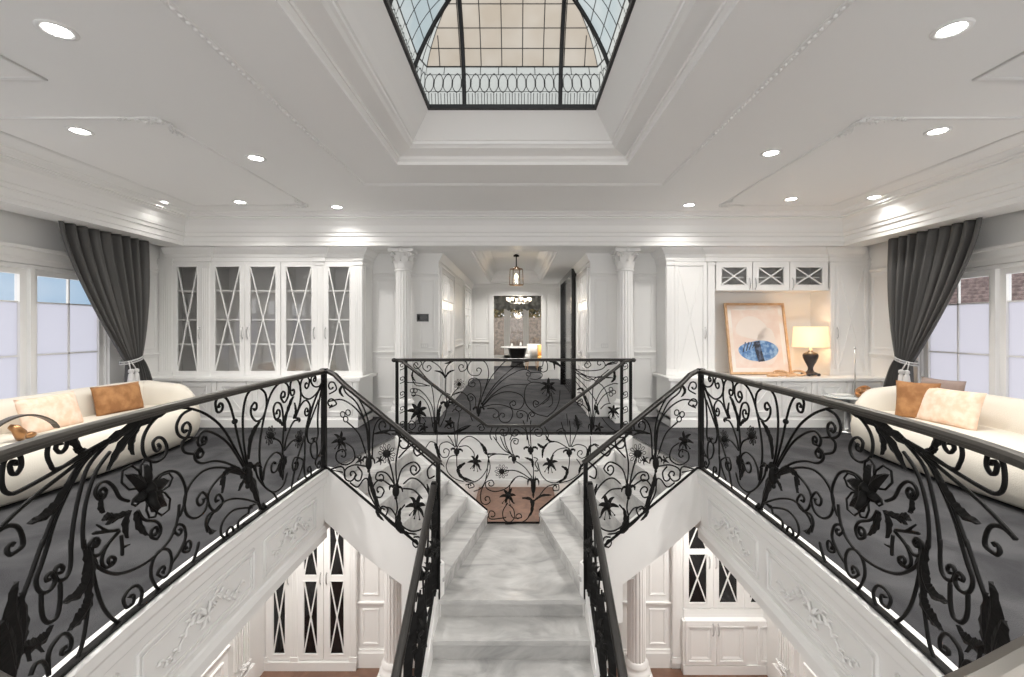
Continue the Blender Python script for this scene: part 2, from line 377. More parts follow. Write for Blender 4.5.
# ---- side walls with casement windows
WIN = [(.95, 1.87), (1.92, 2.82), (3.02, 3.90), (4.10, 5.02), (5.07, 5.96)]  # first two are out of view, added for more daylight
WT, WB = 2.10, .12
for mir in (False, True):
    nm = 'right' if mir else 'left'
    SP = PL((-WX, 0, 0), (0, 1, 0), (0, 0, 1), (1, 0, 0))
    mb = MB()
    mb.box(-WX - .12, -WX, -1.5, WIN[0][0], -.65, 3.1); mb.box(-WX - .12, -WX, WIN[-1][1], WY, -.65, 3.1)
    mb.box(-WX - .12, -WX, WIN[0][0], WIN[-1][1], WT, 3.1); mb.box(-WX - .12, -WX, WIN[0][0], WIN[-1][1], -.65, WB)
    for wa, wb in zip(WIN, WIN[1:]): mb.box(-WX - .12, -WX, wa[1], wb[0], WB, WT)
    mb.box(-WX - .12, -4.8, -1.5, 7.4, 3.11, 3.16)  # unseen cover over the bulkhead, added to block leaking sky light
    run(mb, SP, -1.5, 6.15, [(2.14, 0), (2.15, .03), (2.2, .035), (2.22, .05), (2.3, .055), (2.31, .08), (2.34, .09), (2.35, 0)])
    pbox(mb, SP, 5.98, 6.10, 0, 2.14, 0, .03); pbox(mb, SP, 1.0, 5.98, WT, 2.14, 0, .03)
    pbox(mb, SP, 5.02, 5.07, WB, WT, 0, .02); pbox(mb, SP, 3.9, 4.1, WB, WT, 0, .03)
    dado(mb, SP, 6.1, 6.84, 1.03); skirt(mb, SP, 6.1, 6.5, 0, .22); mould(mb, SP, 6.2, 6.78, 1.12, 2.22, .03, .012); run(mb, SP, 6.1, 6.84, [(2.27, 0), (2.28, .02), (2.31, .03), (2.32, 0)])
    mb.build('wall_' + nm, WHITE, kind='structure', mir=mir)
    for wi, (a, b) in enumerate(WIN):
        n = wi + 1 + (5 if mir else 0)
        mb = MB()
        fw = .065
        for q in ((a, a + fw, WB, WT), (b - fw, b, WB, WT), (a + fw, b - fw, WT - fw, WT), (a + fw, b - fw, WB, WB + fw)): pbox(mb, SP, *q, -.09, -.03)
        pbox(mb, SP, (a + b) / 2 - .008, (a + b) / 2 + .008, WB, WT, -.075, -.045)
        for z in (1.73, 1.13, .53): pbox(mb, SP, a + fw, b - fw, z - .008, z + .008, -.075, -.045)
        w = mb.build('window_%d' % n, WHITE, kind='structure', mir=mir)
        mb = MB(); pbox(mb, SP, a + fw, b - fw, WB + fw, 1.73, -.062, -.058); mb.build('frosted_pane', FROST, w, mir=mir)
        mb = MB(); pbox(mb, SP, a + fw, b - fw, 1.73, WT - fw, -.062, -.058); mb.build('clear_pane', CLEARW, w, mir=mir)

# ---- corridor
mb = MB()
LP = PL((-1.23, 0, 0), (0, 1, 0), (0, 0, 1), (1, 0, 0)); RP = PL((1.23, 0, 0), (0, 1, 0), (0, 0, 1), (-1, 0, 0))
for sx, pl_ in ((-1, LP), (1, RP)):
    mb2 = MB(); mb2.box(*(sorted((sx * 1.23, sx * 1.33))), WY + .12, 12.6, 0, 2.66)
    run(mb2, pl_, WY, 12.6, [(2.52, 0), (2.53, .02), (2.6, .05), (SOF, .07), (SOF, 0)])
    skirt(mb2, pl_, WY, 7.4, 0, .2); skirt(mb2, pl_, 12.35, 12.6, 0, .2)
    dado(mb2, pl_, 9.05, 10.5, 1.03) if sx < 0 else dado(mb2, pl_, 7.3, 7.45, 1.03); skirt(mb2, pl_, 9.0, 10.5, 0, .2) if sx < 0 else None
    if sx < 0: mould(mb2, pl_, 9.1, 10.4, 1.15, 2.4, .04, .014)
    mb2.build('wall_corridor_left' if sx < 0 else 'wall_corridor_right', WHITE, kind='structure')
def leaf_door(n, pl_, a0, a1, top, m=GLOSSW, glaze=None):
    mb = MB(); c = .09
    for q in ((a0 - c, a0, 0, top + c), (a1, a1 + c, 0, top + c), (a0, a1, top, top + c)): pbox(mb, pl_, *q, 0, .035)
    pbox(mb, pl_, a0, a1, 0.005, top, 0, .02)
    mid = (a0 + a1) / 2
    for x0, x1 in ((a0 + .08, mid - .06), (mid + .06, a1 - .08)):
        for z0, z1 in ((.15, .75), (.9, 1.75), (1.9, top - .1)): mould(mb, pl_, x0, x1, z0, z1, .04, .014, .02)
    pbox(mb, pl_, mid - .004, mid + .004, 0, top, .02, .026)
    d = mb.build('door_%d' % n, m, kind='structure')
    mb = MB()
    for s_ in (-.05, .05): mb.tube([pl_.p(mid + s_, 1.0, .02), pl_.p(mid + s_, 1.0, .06), pl_.p(mid + s_ * 2.6, 1.0, .065)], .008)
    mb.build('door_handle', SILVER, d)
leaf_door(1, LP, 7.52, 8.85, 2.35); leaf_door(2, LP, 10.75, 12.2, 2.35); leaf_door(3, RP, 7.52, 8.75, 2.35)
mb = MB(); pbox(mb, RP, 9.15, 11.3, 0, 2.5, .0, .03); pbox(mb, RP, 9.0, 9.17, 0, 2.62, 0, .10); pbox(mb, RP, 11.3, 11.42, 0, 2.62, 0, .10); pbox(mb, RP, 9.17, 11.3, 2.5, 2.62, 0, .1)
mb.build('door_4', BLACKG, kind='structure')
# end wall of the corridor with its cased opening
mb = MB(); EP = PL((0, 12.6, 0), (1, 0, 0), (0, 0, 1), (0, -1, 0))
mb.box(-1.33, -.62, 12.6, 12.72, 0, SOF); mb.box(.72, 1.33, 12.6, 12.72, 0, SOF); mb.box(-.62, .72, 12.6, 12.72, 2.33, SOF)
for q in ((-.74, -.62, 0, 2.45), (.72, .84, 0, 2.45), (-.62, .72, 2.33, 2.45)): pbox(mb, EP, *q, 0, .04)
run(mb, EP, -1.23, 1.23, [(2.56, 0), (2.57, .02), (SOF, .05), (SOF, 0)])
for a0, a1 in ((-1.16, -.80), (.90, 1.16)): mould(mb, EP, a0, a1, 1.1, 2.4, .03, .014); mould(mb, EP, a0, a1, .25, .95, .03, .014)
dado(mb, EP, -1.23, -.74, 1.03); dado(mb, EP, .84, 1.23, 1.03)
mb.build('wall_corridor_end', WHITE, kind='structure')
mb = MB(); mb.box(-2.7, -2.6, 12.72, 20, 0, 3); mb.box(2.6, 2.7, 12.72, 20, 0, 3)
mb.box(-2.7, -1.2, 20, 20.1, 0, 3); mb.box(1.35, 2.7, 20, 20.1, 0, 3); mb.box(-1.2, 1.35, 20, 20.1, 2.75, 3)
mb.build('wall_far_room', WHITE, kind='structure')
mb = MB()   # french doors at the end
for x0, x1 in ((-1.2, -1.1), (-.55, -.28), (.30, .55), (1.2, 1.35)): mb.box(x0, x1, 20.0, 20.06, 0, 2.4)
mb.box(-1.2, 1.35, 20, 20.06, 2.36, 2.75); mb.box(-1.2, 1.35, 20, 20.06, 0, .2)
w = mb.build('window_11', WHITE, kind='structure')
MB().box(-1.1, 1.2, 20.03, 20.034, .2, 2.36).build('pane', CLEARW, w)

# ------------------------------------------------------------------ lower level
mb = MB()
LB = PL((0, 6.6, 0), (1, 0, 0), (0, 0, 1), (0, -1, 0))
mb.box(-3.7, -1.15, 6.6, 6.8, LZ, SLAB); mb.box(1.15, 3.7, 6.6, 6.8, LZ, SLAB)
for s_ in (1, -1):
    ab = lambda a, b: (a, b) if s_ == 1 else (-b, -a)
    dado(mb, LB, *ab(-2.35, -1.15), Z(603, 6.6)); skirt(mb, LB, *ab(-2.35, -1.15), LZ, .26)
    mould(mb, LB, *ab(-2.22, -1.98), -2.48, -.9, .03, .012); mould(mb, LB, *ab(-1.5, -1.25), -2.48, -.9, .03, .012)
    mould(mb, LB, *ab(-2.22, -1.98), -3.2, -2.68, .03, .012)
mb.build('wall_lower_back', WHITE, kind='structure')
for mir in (False, True):
    mb = MB(); LS = PL((-3.62, 0, 0), (0, 1, 0), (0, 0, 1), (1, 0, 0))
    mb.box(-3.74, -3.62, -1, 6.8, LZ, SLAB); skirt(mb, LS, -1, 6.2, LZ, .3); dado(mb, LS, -1, 6.1, -2.6)
    for k in range(4): mould(mb, LS, 1.0 + k * 1.2, 2.0 + k * 1.2, -2.45, -.95, .04, .02); mould(mb, LS, 1.0 + k * 1.2, 2.0 + k * 1.2, -3.15, -2.72, .04, .02)
    for k in range(2):   # fluted pilasters on the lower side wall
        y0 = 4.75 + k * .95
        pbox(mb, LS, y0, y0 + .36, LZ, SLAB, 0, .07)
        for j in range(6): pbox(mb, LS, y0 + .03 + j * .053, y0 + .055 + j * .053, -2.95, -.95, .07, .095)
        pbox(mb, LS, y0 - .03, y0 + .39, LZ, -3.1, 0, .12); ornament(mb, lambda a, b, h: LS.p(y0 + .18 + b, -3.0 + a * .4, .09 + h), .1, .2, 3, .03)
    mb.build('wall_lower_right' if mir else 'wall_lower_left', WHITE, kind='structure', mir=mir)
mb = MB(); mb.box(-1.27, -1.15, 6.8, 14, LZ, SLAB); mb.box(1.15, 1.27, 6.8, 14, LZ, SLAB); mb.box(-1.3, 1.3, 14, 14.1, LZ, SLAB); mb.box(-1.3, 1.3, 6.8, 14, SLAB, SLAB + .1)
mb.build('wall_lower_hall', WHITE, kind='structure')

# ------------------------------------------------------------------ columns
def column(x, y, z0, z1, label, r=.128):
    t = thing('column', label, 'column', (x, y, z0), 'white fluted columns')
    mb = MB(); mb.box(x - r * 1.55, x + r * 1.55, y - r * 1.55, y + r * 1.55, z0, z0 + .16)
    mb.lathe([(r * 1.5, .16), (r * 1.52, .19), (r * 1.4, .22), (r * 1.22, .24), (r * 1.28, .27), (r * 1.3, .29), (r * 1.1, .32), (r * 1.05, .34)], (x, y, z0), 24)
    mb.build('base', WHITE, t)
    n = 48; rs = []
    for z, k in ((z0 + .34, 1.0), (z0 + 1.0, 1.0), (z1 - .34, .9)):
        rs.append([(x + r * k * (1 - .085 * (j % 3 == 0)) * math.cos(2 * PI * j / n), y + r * k * (1 - .085 * (j % 3 == 0)) * math.sin(2 * PI * j / n), z) for j in range(n)])
    mb = MB(); mb.rings(rs); mb.build('shaft', WHITE, t)
    mb = MB(); zc = z1 - .34
    mb.lathe([(r * .92, 0), (r * 1.05, .01), (r * 1.05, .03), (r * .85, .045), (r * .9, .15), (r * 1.15, .25), (r * 1.25, .29)], (x, y, zc), 20)
    for row, (zz, hh, ro, m_) in enumerate(((.04, .12, 1.0, 8), (.10, .14, 1.08, 8))):
        for j in range(m_):
            a = 2 * PI * (j + row * .5) / m_; ca, sa = math.cos(a), math.sin(a); w = .046
            pts = [(.95, 0, 1), (ro + .05, hh * .5, 1.15), (ro + .22, hh * .85, .8), (ro + .38, hh, .35), (ro + .36, hh * .86, .1)]
            L_ = []; 
            for k_, (rr_, h_, w_) in enumerate(pts):
                for sg in (-1, 0, 1): L_.append((x + r * rr_ * ca - sa * w * w_ * sg + ca * .008 * (sg == 0), y + r * rr_ * sa + ca * w * w_ * sg + sa * .008 * (sg == 0), zc + zz + h_))
            mb.add(L_, [(i * 3 + q, i * 3 + q + 1, i * 3 + q + 4, i * 3 + q + 3) for i in range(4) for q in (0, 1)], True)
    for j in range(4):
        a = PI / 4 + j * PI / 2; ca, sa = math.cos(a), math.sin(a)
        pts = [(r * (1.0 + .25 * (1 - math.cos(q)) ) if False else 0, 0) for q in (0,)]
        sp = [(r * 1.0, .16), (r * 1.25, .24), (r * 1.5, .275), (r * 1.68, .26), (r * 1.66, .225), (r * 1.5, .225), (r * 1.52, .25)]
        mb.tube([(x + q * ca, y + q * sa, zc + h) for q, h in sp], [.014, .016, .018, .018, .015, .011, .007], 6)
    q = r * 1.48
    mb.extr([(x - q, y - q, zc + .29), (x, y - q * .88, zc + .29), (x + q, y - q, zc + .29), (x + q * .88, y, zc + .29), (x + q, y + q, zc + .29), (x, y + q * .88, zc + .29), (x - q, y + q, zc + .29), (x - q * .88, y, zc + .29)], (0, 0, z1 - zc - .29))
    mb._ball((x, y - q * .9, zc + .31), .035, .02, .035, 8, 5)
    mb.build('capital', WHITE, t)
column(-1.72, 6.98, 0, SOF - .005, 'white fluted upper column with leafy capital between glazed cabinet and thermostat')
column(1.72, 6.98, 0, SOF - .005, 'white fluted upper column with leafy capital beside the cabinet with the painting')
column(-1.69, 6.32, LZ, SLAB, 'white fluted column on the lower floor, next to the tall dark-glass doors')
column(1.72, 6.32, LZ, SLAB, 'white fluted column on the lower floor, next to the low white cupboards')

# ------------------------------------------------------------------ staircase
st = thing('staircase', 'grey veined marble staircase branching left and right from a central landing', 'staircase', (0, 4.0, LZ))
RIS = .98 / 6
def lerp2(a, b, t): return (a[0] + (b[0] - a[0]) * t, a[1] + (b[1] - a[1]) * t)
mb = MB(); mb.extr([(-.72, 4.03, ZL - .035), (.72, 4.03, ZL - .035), (.34, 5.56, ZL - .035), (-.34, 5.56, ZL - .035)], (0, 0, .035))
mb.add([(-.72, 4.0, ZL - .035), (.72, 4.0, ZL - .035), (.72, 4.0, ZL), (-.72, 4.0, ZL), (-.72, 4.03, ZL - .035), (.72, 4.03, ZL - .035), (.72, 4.03, ZL), (-.72, 4.03, ZL)], [(0, 1, 2, 3), (3, 2, 6, 7), (0, 4, 5, 1), (0, 3, 7, 4), (1, 5, 6, 2)])
mb.build('landing', MARBLE, st)
MB().extr([(-.70, 4.05, -1.29), (.70, 4.05, -1.29), (.34, 5.55, -1.29), (-.34, 5.55, -1.29)], (0, 0, .255)).build('landing_base', WHITE, st)
for s_ in (1, -1):
    for k in range(5):
        a0, a1 = k / 5 - .012, (k + 1) / 5
        z = ZL + (k + 1) * RIS
        pts = [lerp2(P0, P1, a0), lerp2(P0, P1, a1 + .03), lerp2(Q0, Q1, a1 + .03), lerp2(Q0, Q1, a0)]
        pt2 = [lerp2(P0, P1, k / 5), lerp2(P0, P1, a1 + .03), lerp2(Q0, Q1, a1 + .03), lerp2(Q0, Q1, k / 5)]
        inn = lambda q: [lerp2(q[0], q[3], .025), lerp2(q[1], q[2], .025), lerp2(q[1], q[2], .985), lerp2(q[0], q[3], .985)]
        mb = MB(); mb.extr([(s_ * x, y, z - .035) for x, y in inn(pts)], (0, 0, .035)); mb.extr([(s_ * x, y, z - RIS - .12) for x, y in inn(pt2)], (0, 0, RIS + .12 - .036))
        mb.build('step', MARBLE, st)
    mb = MB(); mb.extr([(s_ * x, y, -RIS) for x, y in (lerp2(P0, P1, 1), lerp2(P0, P1, 1.04), lerp2(Q0, Q1, 1.04), lerp2(Q0, Q1, 1))], (0, 0, RIS - .001)); mb.build('step', MARBLE, st)
CR, CT = .17, .28
for k in range(1, 15):
    y1 = 4.03 - (k - 1) * CT; y0 = 4.03 - k * CT; z = ZL - k * CR
    w = .70
    mb = MB(); mb.box(-w, w, y0 - .025, y1 + .01, z - .035, z); mb.box(-w, w, y0, y1 + .008, z - CR - .03, z - .036)
    if k == 1: mb.box(-w, w, y1 + .012, y1 + .03, z, z + CR - .036)
    mb.build('step', MARBLE, st)
# stringers
def stringer(A, B, zts, zbs, thick, sgn, name='stringer', extra=None):
    """wall-like plate from A to B in plan; zts/zbs lists of (fraction, z)"""
    poly = [(*lerp2(A, B, t), z) for t, z in zts] + [(*lerp2(A, B, t), z) for t, z in reversed(zbs)]
    n = V((B[1] - A[1], A[0] - B[0], 0)).normalized() * thick
    MB().extr(poly, n).build(name, WHITE, st, mir=sgn < 0)
for s_ in (1, -1):
    stringer(P1, P0, [(-.02, .032), (.04, .032), (1.0, -.69), (1.0, -.69)], [(-.02, -.47), (.33, -.73), (.69, -.94), (.69, -1.29), (1.0, -1.29)], -.07, s_)
    stringer(Q1, Q0, [(0, .0), (1.0, -.80)], [(0, -.45), (.69, -.94), (.69, -1.29), (1.0, -1.29)], .06, s_)
    # sides of the central flight
    A, B = (-.72, 4.03), (-.72, -.1); N = (4.03 + .1)
    sl = CR / CT
    mb = MB(); x0, x1 = -.745, -.655
    mb.extr([(x0, 4.03, ZL + .10), (x0, 4.03, ZL + .03 - .5), (x0, -.1, ZL + .03 - .5 - sl * 4.13), (x0, -.1, ZL + .10 - sl * 4.13)], (x1 - x0, 0, 0))
    mb.build('stringer', WHITE, st, mir=s_ < 0)
mb = MB()
mb.extr([(-.70, 4.03, -1.3), (-.70, -.1, -1.3 - sl * 4.13), (-.70, -.1, -1.42 - sl * 4.13), (-.70, 4.03, -1.42)], (1.4, 0, 0)); mb.build('soffit', WHITE, st)

# ------------------------------------------------------------------ ironwork
class Surf:
    """an upright surface over a plan polyline; (u, z) on it, w out of it"""
    def __init__(s, pts): 
        s.p = [V((x, y, 0)) for x, y in pts]; s.l = [0]
        for a, b in zip(s.p, s.p[1:]): s.l.append(s.l[-1] + (b - a).length)
    def at(s, u, z, w=0):
        i = 0
        while i < len(s.p) - 2 and u > s.l[i + 1]: i += 1
        k = (u - s.l[i]) / (s.l[i + 1] - s.l[i])
        def nrm(j):
            j = max(0, min(j, len(s.p) - 2)); t = (s.p[j + 1] - s.p[j]).normalized(); return V((-t.y, t.x, 0))
        p = s.p[i].lerp(s.p[i + 1], k) if k <= 1 else s.p[i + 1] + (s.p[i + 1] - s.p[i]).normalized() * (u - s.l[i + 1])
        return p + nrm(i) * w + V((0, 0, z))
    def ray(s, px, py):
        dx = (px - CX) / F; best = None
        for i, (a, b) in enumerate(zip(s.p, s.p[1:])):
            d = b - a; den = d.x - dx * d.y
            if abs(den) < 1e-9: continue
            k = (dx * a.y - (a.x - EX)) / den
            lo = -9 if i == 0 else -1e-6; hi = 9 if i == len(s.p) - 2 else 1 + 1e-6
            if lo <= k <= hi:
                Y = a.y + d.y * k
                if Y > .3:
                    pen = max(0, -k, k - 1)
                    if i == 0 and pen < 2.5: pen = 0
                    if best is None or pen < best[0] - 1e-6: best = (pen, s.l[i] + (s.l[i + 1] - s.l[i]) * k, Z(py, Y))
        return best[1], best[2]
CROP = {'A': (240, 360, 5.64), 'B': (170, 390, 4.51), 'C': (80, 400, 5.64), 'D': (80, 500, 4.835), 'E': (0, 420, 5.208), 'F': (0, 540, 4.94), 'G': (0, 340, 2.009),
        'H': (325, 360, 3.385), 'I': (390, 350, 6.77), 'J': (470, 350, 7.52), 'K': (540, 350, 6.77), 'L': (425, 420, 6.155), 'M': (505, 420, 6.15)}
def parse(sf, code, txt):
    ox, oy, s_ = CROP[code]; out = []; end = None
    for tok in txt.replace('@ ', '@').split():
        if tok[0] == '@':
            xy, *tn = tok[1:].split(':'); x, y = map(float, xy.split(','))
            end = (sf.ray(ox + x / s_, oy + y / s_), float(tn[0]) if tn else .5)
        else:
            x, y = map(float, tok.split(',')); out.append(sf.ray(ox + x / s_, oy + y / s_))
    return out, end
def spiral_end(path, c, turns):
    P, Q = path[-1], path[-2]
    dx, dy = P[0] - c[0], P[1] - c[1]; tx, ty = P[0] - Q[0], P[1] - Q[1]
    sg = 1 if dx * ty - dy * tx > 0 else -1
    r0 = math.hypot(dx, dy); a0 = math.atan2(dy, dx); N = 14; T_ = (turns + .25) * 2 * PI
    return path + [(c[0] + r0 * (1 - .72 * i / N) * math.cos(a0 + sg * T_ * i / N), c[1] + r0 * (1 - .72 * i / N) * math.sin(a0 + sg * T_ * i / N)) for i in range(1, N + 1)]
def stroke(sf, root, code, txt, r, mir=False, name='scroll'):
    pts, end = parse(sf, code, txt); path = cat(pts, 5)
    if end: path = spiral_end(path, *end)
    n = len(path); rr = [r] * n
    if end: rr[-1] = r * 1.5; rr[-2] = r * 1.35
    else:
        rr[-1] = r * .5
    MB().tube([sf.at(u, z) for u, z in path], rr, 5).build(name, IRON, root, mir=mir)
def blade(mb, sf, pts, w, jag=5, lift=.012, out=.0):
    path = cat(pts, 5); n = len(path); vs = []
    for i, (u, z) in enumerate(path):
        t = i / (n - 1); a, b = path[max(i - 1, 0)], path[min(i + 1, n - 1)]
        tx, tz = b[0] - a[0], b[1] - a[1]; l = math.hypot(tx, tz) or 1; nx, nz = -tz / l, tx / l
        ww = w * (math.sin(PI * min(1, t * .92 + .08)) ** .7) * (1 - .45 * ((t * jag) % 1)) + .001
        o = out * math.sin(PI * t * .9)
        for q, h in ((-1, 0), (0, lift), (1, 0), (0, -.004)): vs.append(sf.at(u + nx * ww * q, z + nz * ww * q, o + h))
    fs = [(i * 4 + k, i * 4 + (k + 1) % 4, (i + 1) * 4 + (k + 1) % 4, (i + 1) * 4 + k) for i in range(n - 1) for k in range(4)]
    mb.add(vs, fs, False)
def leaf(sf, root, code, txt, w, mir=False, jag=5, name='leaf'):
    pts, _ = parse(sf, code, txt); mb = MB(); blade(mb, sf, pts, w, jag); mb.build(name, IRON, root, mir=mir)
def lily(sf, root, code, x, y, r, mir=False, rot=0, n=6, droop=True):
    (u, z), _ = parse(sf, code, '%f,%f' % (x, y))[0][0], None
    mb = MB(); c = sf.at(u, z, .02); mb._ball(c, r * .26, r * .26, r * .3, 8, 6)
    for k in range(n):
        a = rot + 2 * PI * k / n; l = r * (1 if k % 2 else .85)
        blade(mb, sf, [(u, z), (u + l * .5 * math.cos(a), z + l * .5 * math.sin(a) + r * .08), (u + l * math.cos(a), z + l * math.sin(a))], r * .2, 1, .01, .03)
    if droop:
        for k in range(4):
            a = -PI / 2 + (k - 1.5) * .45; e = (u + r * 1.05 * math.cos(a), z + r * 1.05 * math.sin(a))
            mb.tube([sf.at(u, z, .02), sf.at((u + e[0]) / 2, (z + e[1]) / 2, .035), sf.at(*e, .03)], .0035, 4); mb._ball(sf.at(*e, .03), .009, .009, .009, 5, 4)
    mb.build('flower', IRON, root, mir=mir)
def daisy(sf, root, code, x, y, r, mir=False, n=10):
    u, z = parse(sf, code, '%f,%f' % (x, y))[0][0]
    mb = MB(); mb._ball(sf.at(u, z, .008), r * .42, .018, r * .42, 10, 6)
    for k in range(n):
        a = 2 * PI * k / n; ca, sa = math.cos(a), math.sin(a)
        pts = [(u + r * (.4 * ca), z + r * .4 * sa), (u + r * (.8 * ca - .15 * sa), z + r * (.8 * sa + .15 * ca)), (u + r * ca, z + r * sa), (u + r * (.8 * ca + .15 * sa), z + r * (.8 * sa - .15 * ca)), (u + r * (.42 * ca), z + r * .42 * sa)]
        mb.tube([sf.at(*p, .01) for p in cat(pts, 3)], .0035, 4)
    mb.build('flower', IRON, root, mir=mir)
def hub(sf, root, code, x, y, w, h, mir=False):
    """tulip-shaped knot where the stems spring"""
    u, z = parse(sf, code, '%f,%f' % (x, y))[0][0]
    mb = MB(); mb._ball(sf.at(u, z), w * .42, .022, h * .5, 10, 8)
    mb._ball(sf.at(u, z - h * .55), w * .2, .015, h * .15, 8, 5)
    for q in (-1, 1):
        blade(mb, sf, [(u, z + h * .1), (u + q * w * .5, z + h * .42), (u + q * w * .85, z + h * .3), (u + q * w * .9, z + h * .02)], w * .17, 3)
        blade(mb, sf, [(u, z - h * .3), (u + q * w * .3, z + h * .2), (u + q * w * .32, z + h * .62)], w * .14, 3)
    blade(mb, sf, [(u, z), (u, z + h * .35), (u, z + h * .7)], w * .16, 3, .03)
    mb.build('flower', IRON, root, mir=mir)
def handrail(mb, pts, w=.028, h=.026):
    """moulded rail with a rounded cap"""
    prof = [(-w * .6, -h), (w * .6, -h), (w * .62, -h * .4), (w * .95, -h * .25), (w, h * .15), (w * .7, h * .62), (w * .25, h * .8), (-w * .25, h * .8), (-w * .7, h * .62), (-w, h * .15), (-w * .95, -h * .25), (-w * .62, -h * .4)]
    pts = [V(p) for p in pts]; rs = []
    for i, p in enumerate(pts):
        t = pts[min(i + 1, len(pts) - 1)] - pts[max(i - 1, 0)]; t.normalize(); n = V((-t.y, t.x, 0)).normalized(); up = t.cross(n) * -1
        if up.z < 0: up = -up
        rs.append([p + n * a + up * b for a, b in prof])
    mb.rings(rs); k = len(prof); m_ = len(rs)
    mb.add(rs[0], [list(range(k))]); mb.add(rs[-1], [list(range(k))])
HR = 1.01
def post(root, x, y, z0, z1, w=.02, mir=False, cap=True):
    mb = MB(); mb.box(x - w, x + w, y - w, y + w, z0, z1); mb.build('post', IRON, root, mir=mir)

